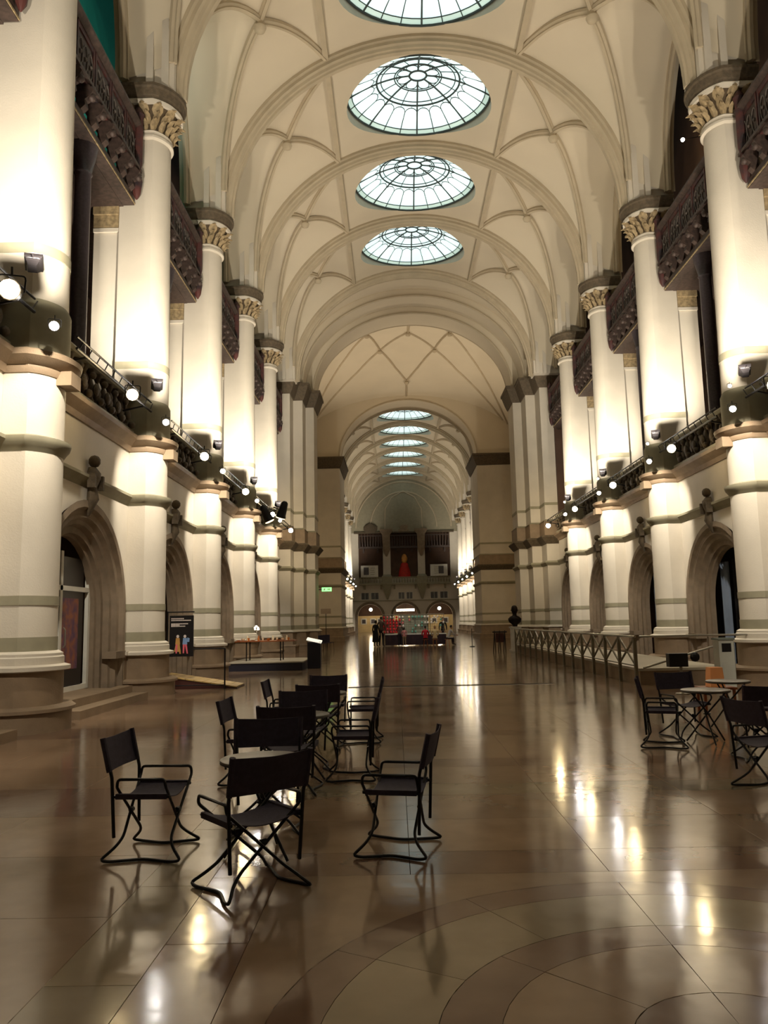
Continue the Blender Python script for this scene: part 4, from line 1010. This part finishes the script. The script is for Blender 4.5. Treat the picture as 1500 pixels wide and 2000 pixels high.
# ---------------------------------------------------------------- right side: raised walkway and railing
t = thing('walkway', 'raised pale walkway along the right wall behind the steel railing', 'walkway', (4.35, 18.9, 0))
b = MB(); b.box(0, 2.1, 0, 19, 0, .32, BROWN); b.build('base', t); b = MB(); b.box(-.03, 2.13, -.03, 19.03, .32, .38, mat('pale_walkway_slab', (180, 170, 148), .35)); b.build('top', t)
t = thing('railing', 'steel railing with crossed braces along the raised walkway on the right', 'railing', (4.22, 18.75, 0))
M_post = None; RS = mat('dull_steel', (120, 112, 92), .4, metal=.5)
for i in range(15):
    if i == 0 or M_post is None:
        b = MB(); b.box(-.035, .035, -.04, .04, 0, 1.1, RS); M_post = shared(b, 'post')
    link('post', M_post, t, (0, i * 1.33, 0))
b = MB(); b.tube([(0, -.05, 1.12), (0, 14 * 1.33, 1.12)], .03, STEEL, 8); b.build('handrail', t, 50)
b = MB(); b.tube([(0, 0, .45), (0, 14 * 1.33, .45)], .015, RS, 6); b.build('lower_rail', t, 50)
b = MB(); b.tube([(0, .03, .47), (0, 1.3, 1.08)], .028, RS, 6); b.tube([(0, .03, 1.08), (0, 1.3, .47)], .028, RS, 6); M_x = shared(b, 'cross_brace', 50)
for i in range(14): link('cross_brace', M_x, t, (0, i * 1.33, 0))
t = thing('ramp_railing', 'steel handrail across the near end of the walkway on the right', 'railing', (4.22, 18.7, 0))
b = MB(); b.tube([(.1, 0, 1.12), (2.75, 0, 1.12)], .025, STEEL, 8); b.build('handrail', t, 50)
b = MB(); b.tube([(.15, 0, .4), (2.1, 0, .95), (2.25, 0, .95)], .025, STEEL, 8); b.build('sloping_rail', t, 50)
for x, h in ((2.25, .95), (2.75, 1.12)): b = MB(); b.tube([(x, 0, 0), (x, 0, h)], .03, RS, 8); b.build('post', t, 50)
t = thing('steel_bin', 'tall pale steel litter bin standing before the curtained portal on the right', 'bin', (5.72, 17.4, 0))
b = MB(); b.box(-.16, .16, -.16, .16, 0, 1.05, mat('pale_grey_enamel', (190, 190, 176), .45)); b.build('body', t); b = MB(); b.box(-.18, .18, -.18, .18, 1.05, 1.09, mat('bin_lid', (150, 160, 150), .3, metal=.5)); b.build('lid', t); b = MB(); b.box(-.1, .1, -.165, -.16, .8, .98, BLACK); b.build('slot', t)
t = thing('camera_tripod', 'black camera bag hanging on a pale stand by the walkway end', 'stand', (4.5, 16.6, 0))
b = MB(); b.tube([(0, 0, 0), (0, 0, .75)], .03, STEEL, 8); b.lathe([(.14, 0), (.14, .02), (.03, .03)], STEEL, 12); b.build('stand', t, 50)
b = MB(); b.loft([[(-.26 + x * .1, -.1, z) for x in (0,)] + [(.12, -.1, z), (.12, .1, z), (-.26, .1, z)] for z in (.55, .82)], BLACK); b.ball((.3, 0, .74), .1, BLACK, 8, 6); b.build('bag', t)
t = thing('orange_lit_box', 'orange lit box on a low stool behind the right-hand chairs', 'box', (4.0, 13.6, 0))  # translucent box, its lit look put in as a faint glow
b = MB(); b.box(-.28, .28, -.2, .2, .36, .4, ORW)
for x in (-.24, .24):
    for y in (-.16, .16): b.box(x - .02, x + .02, y - .02, y + .02, 0, .36, ORW)
b.build('stool', t); b = MB(); b.loft([[(-w, -w, z), (w, -w, z), (w, w, z), (-w, w, z)] for z, w in ((.4, .12), (.72, .1))], mat('faint_orange_glow', (214, 140, 80), .7, emit=.12)); b.build('shade', t)
# curtains in the right portals
for k, Y in enumerate(NEARB[3:7]):
    t = thing('curtain', 'black curtain closing the %s portal on the right wall' % ORD[k], 'curtain', (8.42, Y, 0), 0, 'portal curtains')
    b = MB(); n = 40
    L = [[(-.04 * math.sin(i * 1.7), -1.46 + 2.45 * i / n, z) for i in range(n + 1)] + [(.04 - .04 * math.sin(i * 1.7), -1.46 + 2.45 * i / n, z) for i in range(n, -1, -1)] for z in (.02, 3.15)]
    b.loft(L, CURT); b.build('cloth', t, 60)
    b = MB(); n = 8
    L = [[(-.14 - .05 * math.sin(i * 1.9), .95 + .48 * i / n, z) for i in range(n + 1)] + [(-.1 - .05 * math.sin(i * 1.9), .95 + .48 * i / n, z) for i in range(n, -1, -1)] for z in (.02, 3.1)]
    b.loft(L, CURTB); b.build('pale_edge', t, 60)
# bust on a pedestal and a dark stand near the right crossing pier
t = thing('bust', 'dark bronze bust on a pale pedestal before the right crossing pier', 'statue', (4.55, 39.6, 0)); BRZ = mat('dark_bronze', (40, 30, 24), .35, metal=.6)
b = MB(); b.box(-.28, .28, -.28, .28, 0, .08, WHITE); b.box(-.22, .22, -.22, .22, .08, 1.12, WHITE); b.box(-.27, .27, -.27, .27, 1.12, 1.2, WHITE); b.build('pedestal', t)
b = MB(); b.loft([[(w * math.cos(a), d * math.sin(a), z) for a in [2 * PI * i / 14 for i in range(14)]] for z, w, d in ((1.2, .12, .12), (1.3, .14, .13), (1.42, .30, .17), (1.58, .33, .18), (1.68, .24, .14), (1.74, .11, .11), (1.82, .1, .1), (1.88, .13, .15), (1.98, .16, .19), (2.1, .16, .19), (2.2, .12, .14), (2.24, .04, .05))], BRZ)
b.ball((0, -.19, 2.0), .035, BRZ, 6, 4, (1, 1.3, 1.4)); b.ball((-.155, 0, 2.0), .035, BRZ, 6, 4); b.ball((.155, 0, 2.0), .035, BRZ, 6, 4); b.build('head_and_shoulders', t, 60)
t = thing('barrier_stand', 'dark iron trestle stand left of the bronze bust', 'stand', (3.75, 39.4, 0))
for x in (-.25, .0, .25): b = MB(); b.tube([(x - .1, -.15, 0), (x, 0, 1.0), (x + .05, .2, 0)], .025, BLACK, 6); b.build('leg', t)
b = MB(); b.tube([(-.35, 0, .95), (.35, 0, .95)], .035, BLACK, 6); b.box(-.2, .2, -.03, .03, .45, .9, REDW); b.build('panel', t)
for x, y, lab in ((3.1, 47.0, 'thin black rope post on the right of the open floor'),):
    t = thing('rope_post', lab, 'post', (x, y, 0)); b = MB(); b.lathe([(.16, 0), (.16, .03), (.03, .05), (.02, .06), (.02, 1.0), (.035, 1.03), (.01, 1.06)], BLACK, 12); b.build('pole', t, 50)

# ---------------------------------------------------------------- craft stall in the crossing
t = thing('stall', 'long stall table with dark cloth below the hanging ornaments in the crossing', 'stall', (-.15, 51.8, 0))
CL = mat('dark_plum_cloth', (52, 34, 38), .9, noise=.2, scale=4); b = MB()
b.box(-1.9, 2.05, -.3, .3, .70, .76, WHITE); b.build('tabletop', t)
b = MB(); n = 90
b.loft([[(-1.88 + 3.9 * i / n, -.32 - .02 * math.sin(i * 1.3), z) for i in range(n + 1)] + [(-1.88 + 3.9 * i / n, -.28, z) for i in range(n, -1, -1)] for z in (.05, .70)], CL); b.build('table_skirt', t, 60)
t = thing('display_rack', 'tall wire mesh display rack standing behind the stall table', 'rack', (-.2, 52.3, 0))
b = MB()
for x in (-2.0, -.95, .1, 1.1, 2.0): b.tube([(x, 0, 0), (x, 0, 2.0)], .02, STEEL, 6)
b.tube([(-2.0, 0, 2.0), (2.0, 0, 2.0)], .02, STEEL, 6); b.build('frame', t)
b = MB()
for i in range(27): b.tube([(-2 + 4 * i / 26, 0, .7), (-2 + 4 * i / 26, 0, 2.0)], .006, RS, 4)
for i in range(9): b.tube([(-2, 0, .75 + .15 * i), (2, 0, .75 + .15 * i)], .006, RS, 4)
b.build('wire_mesh', t)
b = MB(); b.box(-.9, .95, .02, .04, .75, 1.95, mat('pale_green_backing', (150, 150, 130), .7)); b.build('backing_panel', t)
b = MB(); b.box(-2.0, -.9, .02, .04, .8, 1.6, mat('dull_rose_backing', (150, 84, 74), .7)); b.build('backing_panel', t)
ORN = [mat('bright_red_felt', (226, 40, 44), .7, noise=.1), mat('white_felt', (236, 226, 216), .7, noise=.05), mat('sea_green_felt', (110, 170, 150), .7), mat('cream_felt', (226, 206, 150), .7), mat('rose_felt', (226, 120, 120), .7)]
om = []
for m in ORN:
    b = MB(); b.lathe([(.01, .0), (.05, .025), (.07, .07), (.055, .12), (.02, .15), (.006, .17)], m, 8); om.append(shared(b, 'ornament', 60))
random.seed(5); cnt = 0
ORD20 = ORD + ['eleventh', 'twelfth', 'thirteenth', 'fourteenth', 'fifteenth', 'sixteenth', 'seventeenth', 'eighteenth', 'nineteenth', 'twentieth']
CNAME = ['red', 'white', 'sea green', 'cream', 'rose']
for r in range(6):
    for c in range(20):
        x = -2.1 + c * .205; z = .80 + r * .19
        if c < 6: ci = 0 if random.random() < .8 and r < 5 else random.choice([0, 1, 4])
        elif c < 9: ci = random.choice([0, 1, 1, 4, 3])
        elif c < 15: ci = random.choice([2, 1, 1]); 
        else: ci = random.choice([3, 1, 1, 2])
        if c > 6 and random.random() < (.7 if r < 5 else .2): continue
        if c <= 6 and random.random() < .12: continue
        o = link('ornament', om[ci], None, (x + random.uniform(-.02, .02), 52.2, z)); cnt += 1
        tag(o, 'little %s felt ornament on the rack, %s row up, %s from the left' % (CNAME[ci], ORD[r], ORD20[c]), 'ornament', 'felt ornaments on the rack')

# ---------------------------------------------------------------- people round the stall
def person(label, loc, rz, h, top, legs, hair, pose='stand', long_coat=False, arm=0.0, lean=0.0):
    root = thing('person', label, 'person', loc, rz)
    k = h / 1.75
    hip = .92 if pose == 'stand' else .50
    J = {}
    def j(n_, x, y, z, r): J[n_] = (Vector((x, y, z)) * k, r * k)
    dz = hip - .92
    j('pelvis', 0, 0, .95 + dz, .135); j('waist', 0, -.02 * 1 - lean * .1, 1.10 + dz, .12); j('chest', 0, -.03 - lean * .22, 1.30 + dz, .145); j('neckb', 0, -.02 - lean * .3, 1.46 + dz, .075); j('neck', 0, -.03 - lean * .33, 1.53 + dz, .052)
    for s, n_ in ((-1, 'l'), (1, 'r')):
        j('sh' + n_, s * .185, -.02 - lean * .3, 1.42 + dz, .062); j('el' + n_, s * .25, -.02 - arm * .12 - lean * .3, 1.15 + dz, .045); j('wr' + n_, s * (.25 - .1 * arm), -.06 - arm * .32 - lean * .3, .92 + .2 * arm + dz, .031)
        j('hip' + n_, s * .09, 0, .90 + dz, .10)
        if pose == 'stand': j('kn' + n_, s * .10, -.02, .49, .065); j('an' + n_, s * .11, .02, .09, .042); j('to' + n_, s * .13, -.15, .04, .034)
        else: j('kn' + n_, s * .12, -.40, .50, .07); j('an' + n_, s * .12, -.42, .09, .042); j('to' + n_, s * .13, -.58, .04, .034)
    E = [('pelvis', 'waist'), ('waist', 'chest'), ('chest', 'neckb'), ('neckb', 'neck')]
    for n_ in 'lr': E += [('neckb', 'sh' + n_), ('sh' + n_, 'el' + n_), ('el' + n_, 'wr' + n_), ('pelvis', 'hip' + n_), ('hip' + n_, 'kn' + n_), ('kn' + n_, 'an' + n_), ('an' + n_, 'to' + n_)]
    names = list(J); V = [J[n_][0] for n_ in names]; R = [J[n_][1] for n_ in names]; EE = [(names.index(a), names.index(b_)) for a, b_ in E]
    for s, n_ in ((-1, 'l'), (1, 'r')):          # hand: palm and five fingers
        w, e = J['wr' + n_][0], J['el' + n_][0]; d = (w - e).normalized(); sd = Vector((0, 1, 0)) if abs(d.y) < .7 else Vector((0, 0, 1)); sd = (sd - d * sd.dot(d)).normalized()
        V.append(w + d * .075 * k); R.append(.03 * k); pi_ = len(V) - 1; EE.append((names.index('wr' + n_), pi_))
        for q, (off, L) in enumerate(((-.028, .07), (-.01, .085), (.01, .082), (.028, .062))):
            V.append(w + d * (.09 + L) * k + sd * off * 1.25 * k); R.append(.0085 * k); EE.append((pi_, len(V) - 1))
        V.append(w + d * .09 * k - sd * .065 * k); R.append(.01 * k); EE.append((pi_, len(V) - 1))
    me = bpy.data.meshes.new('body'); me.from_pydata(V, EE, []); o = link('body', me, root)
    md = o.modifiers.new('skin', 'SKIN'); md.use_smooth_shade = True
    for i, sv in enumerate(me.skin_vertices[0].data): sv.radius = (R[i], R[i]); sv.use_root = (i == 0)
    o.modifiers.new('sub', 'SUBSURF').levels = 1; o.modifiers['sub'].render_levels = 1
    dg = bpy.context.evaluated_depsgraph_get(); ev = o.evaluated_get(dg); me2 = bpy.data.meshes.new_from_object(ev); o.modifiers.clear(); o.data = me2
    me2.materials.clear(); [me2.materials.append(m) for m in (top, legs, SKIN, BLACK)]
    wz = [J['wrl'][0], J['wrr'][0]]
    for p in me2.polygons:
        c = p.center
        i = 1 if c.z < (hip + .02) * k else 0
        if long_coat and c.z > .35 * k: i = 0
        if c.z < .08 * k: i = 3
        if c.z > (1.50 + dz) * k: i = 2
        if min((c - w).length for w in wz) < .035 * k or any((c - w).length < .2 * k and (c - w).dot((w - J['el' + q][0])) > 0 for w, q in zip(wz, 'lr')): i = 2
        p.material_index = i; p.use_smooth = True
    # head with a face, ears; hair as child
    hc = J['neck'][0] + Vector((0, -.015, .13)) * k
    b = MB(); n = 14; R_ = []
    for i, (z, w, d, yo) in enumerate(((-.12, .03, .03, -.02), (-.11, .045, .055, -.03), (-.08, .058, .075, -.018), (-.03, .068, .088, -.004), (.02, .073, .093, 0), (.06, .07, .092, .002), (.10, .052, .07, .004), (.122, .02, .03, .004))):
        R_.append([(hc.x + w * k * math.cos(a), hc.y + yo * k + d * k * math.sin(a), hc.z + z * k) for a in [2 * PI * q / n for q in range(n)]])
    b.loft(R_, SKIN); b.ball((hc.x, hc.y - .098 * k, hc.z - .01 * k), .014 * k, SKIN, 6, 4, (1, 1.2, 1.6))
    for s in (-1, 1): b.ball((hc.x + s * .074 * k, hc.y + .005 * k, hc.z - .005 * k), .018 * k, SKIN, 6, 4, (.4, 1, 1.5)); b.ball((hc.x + s * .03 * k, hc.y - .085 * k, hc.z + .012 * k), .009 * k, BLACK, 6, 4)
    b.box(hc.x - .022 * k, hc.x + .022 * k, hc.y - .093 * k, hc.y - .08 * k, hc.z - .056 * k, hc.z - .049 * k, mat('lip_red', (150, 80, 70), .6)); b.build('head', root, 60)
    b = MB(); R_ = []
    for z, w, d, yo in ((-.09 if hair[1] else -.02, .066, .06, .045), (-.02, .078, .075, .03), (.03, .08, .09, .015), (.08, .074, .092, .01), (.115, .055, .07, .01), (.138, .02, .03, .01)):
        R_.append([(hc.x + w * k * math.cos(a), hc.y + yo * k + d * k * math.sin(a), hc.z + z * k) for a in [2 * PI * q / n for q in range(n)]])
    b.loft(R_, hair[0]); b.build('hair', root, 60)
    if long_coat:
        b = MB(); b.loft([[(w * k * math.cos(a), d * k * math.sin(a) + .01, z * k) for a in [2 * PI * q / 14 for q in range(14)]] for z, w, d in ((.32, .25, .2), (.6, .22, .17), (.95, .185, .155), (1.1, .165, .145))], top); b.build('coat_skirt', root, 60)
    return root
DK = mat('black_wool', (16, 15, 18), .9); BR = mat('brown_leather', (74, 56, 44), .7); HD = mat('dark_hair', (34, 24, 20), .7); HF = mat('fair_hair', (150, 116, 76), .7)
REDC = mat('red_jumper', (196, 24, 40), .8); CREAM = mat('cream_shirt', (224, 200, 150), .8); PKC = mat('pink_top', (226, 150, 150), .8); GRC = mat('grey_white_shirt', (186, 180, 176), .8); JE = mat('dark_trousers', (38, 32, 38), .9); BEI = mat('beige_trousers', (170, 146, 116), .9)
person('person standing in a long black coat at the left end of the stall', (-2.62, 50.3, 0), 2.6, 1.62, DK, DK, (HD, True), long_coat=True)
person('person standing in a brown jacket beside the long black coat', (-2.28, 50.9, 0), 2.9, 1.84, BR, DK, (HD, False))
person('child in a pink top standing before the middle of the stall', (-.82, 50.6, 0), PI, 1.15, PKC, BEI, (HD, True), arm=.4)
person('person in dark clothes leaning at the stall beside the child in pink', (-1.08, 51.1, 0), PI, 1.45, BR, JE, (HD, True), arm=.8, lean=.5)
person('person in a red jumper sitting at the stall', (.52, 50.75, 0), PI, 1.6, REDC, JE, (HD, False), 'sit', arm=1.0)
person('person in a cream shirt sitting right of the red jumper', (1.12, 50.75, 0), PI, 1.6, CREAM, BEI, (HF, False), 'sit', arm=1.0)
person('person in a grey white shirt leaning over the right end of the stall', (1.9, 50.75, 0), 1.9, 1.6, GRC, JE, (HD, False), 'sit', arm=1.0, lean=.8)
person('person in black standing behind the right end of the stall', (1.75, 52.8, 0), 0.1, 1.72, DK, JE, (HD, True))
for i, (x, y) in enumerate(((.52, 50.75), (1.12, 50.75), (1.9, 50.75))):
    t = thing('stool', 'plain wooden stool under the %s seated person at the stall' % ('red jumpered', 'cream shirted', 'grey shirted')[i], 'stool', (x, y, 0), 0, 'stools at the stall')
    b = MB(); b.lathe([(.17, .36), (.18, .38), (.17, .39)], ORW, 14); b.build('seat', t, 50)
    for a in (.8, 2.4, 3.9, 5.5): b = MB(); b.tube([(.17 * math.cos(a), .17 * math.sin(a), 0), (.11 * math.cos(a), .11 * math.sin(a), .36)], .016, ORW, 6); b.build('leg', t)
spot(None, (-1.2, 49.6, 4.5), (-.6, 52.1, 1.5), 150, (1, .95, .88), 80, 1, .2); spot(None, (1.6, 49.6, 4.5), (1.0, 52.1, 1.5), 130, (1, .95, .88), 80, 1, .2)  # added spots without fixtures, brightening the stall
# bulbs glinting in the right upper gallery
for i, (x, y, z) in enumerate(((9.8, 27.6, 19.2), (10.0, 27.4, 17.6))):
    t = thing('wall_lamp', ('upper' if i == 0 else 'lower') + ' small warm lamp glinting in the dark upper gallery on the right', 'lamp', (x, y, z)); b = MB(); b.ball((0, 0, 0), .07, LAMPW, 8, 6); b.build('bulb', t); b = MB(); b.tube([(0, 0, 0), (.6, 0, .1), (1.05, 0, 0)], .015, BLACK, 5); b.build('arm', t)
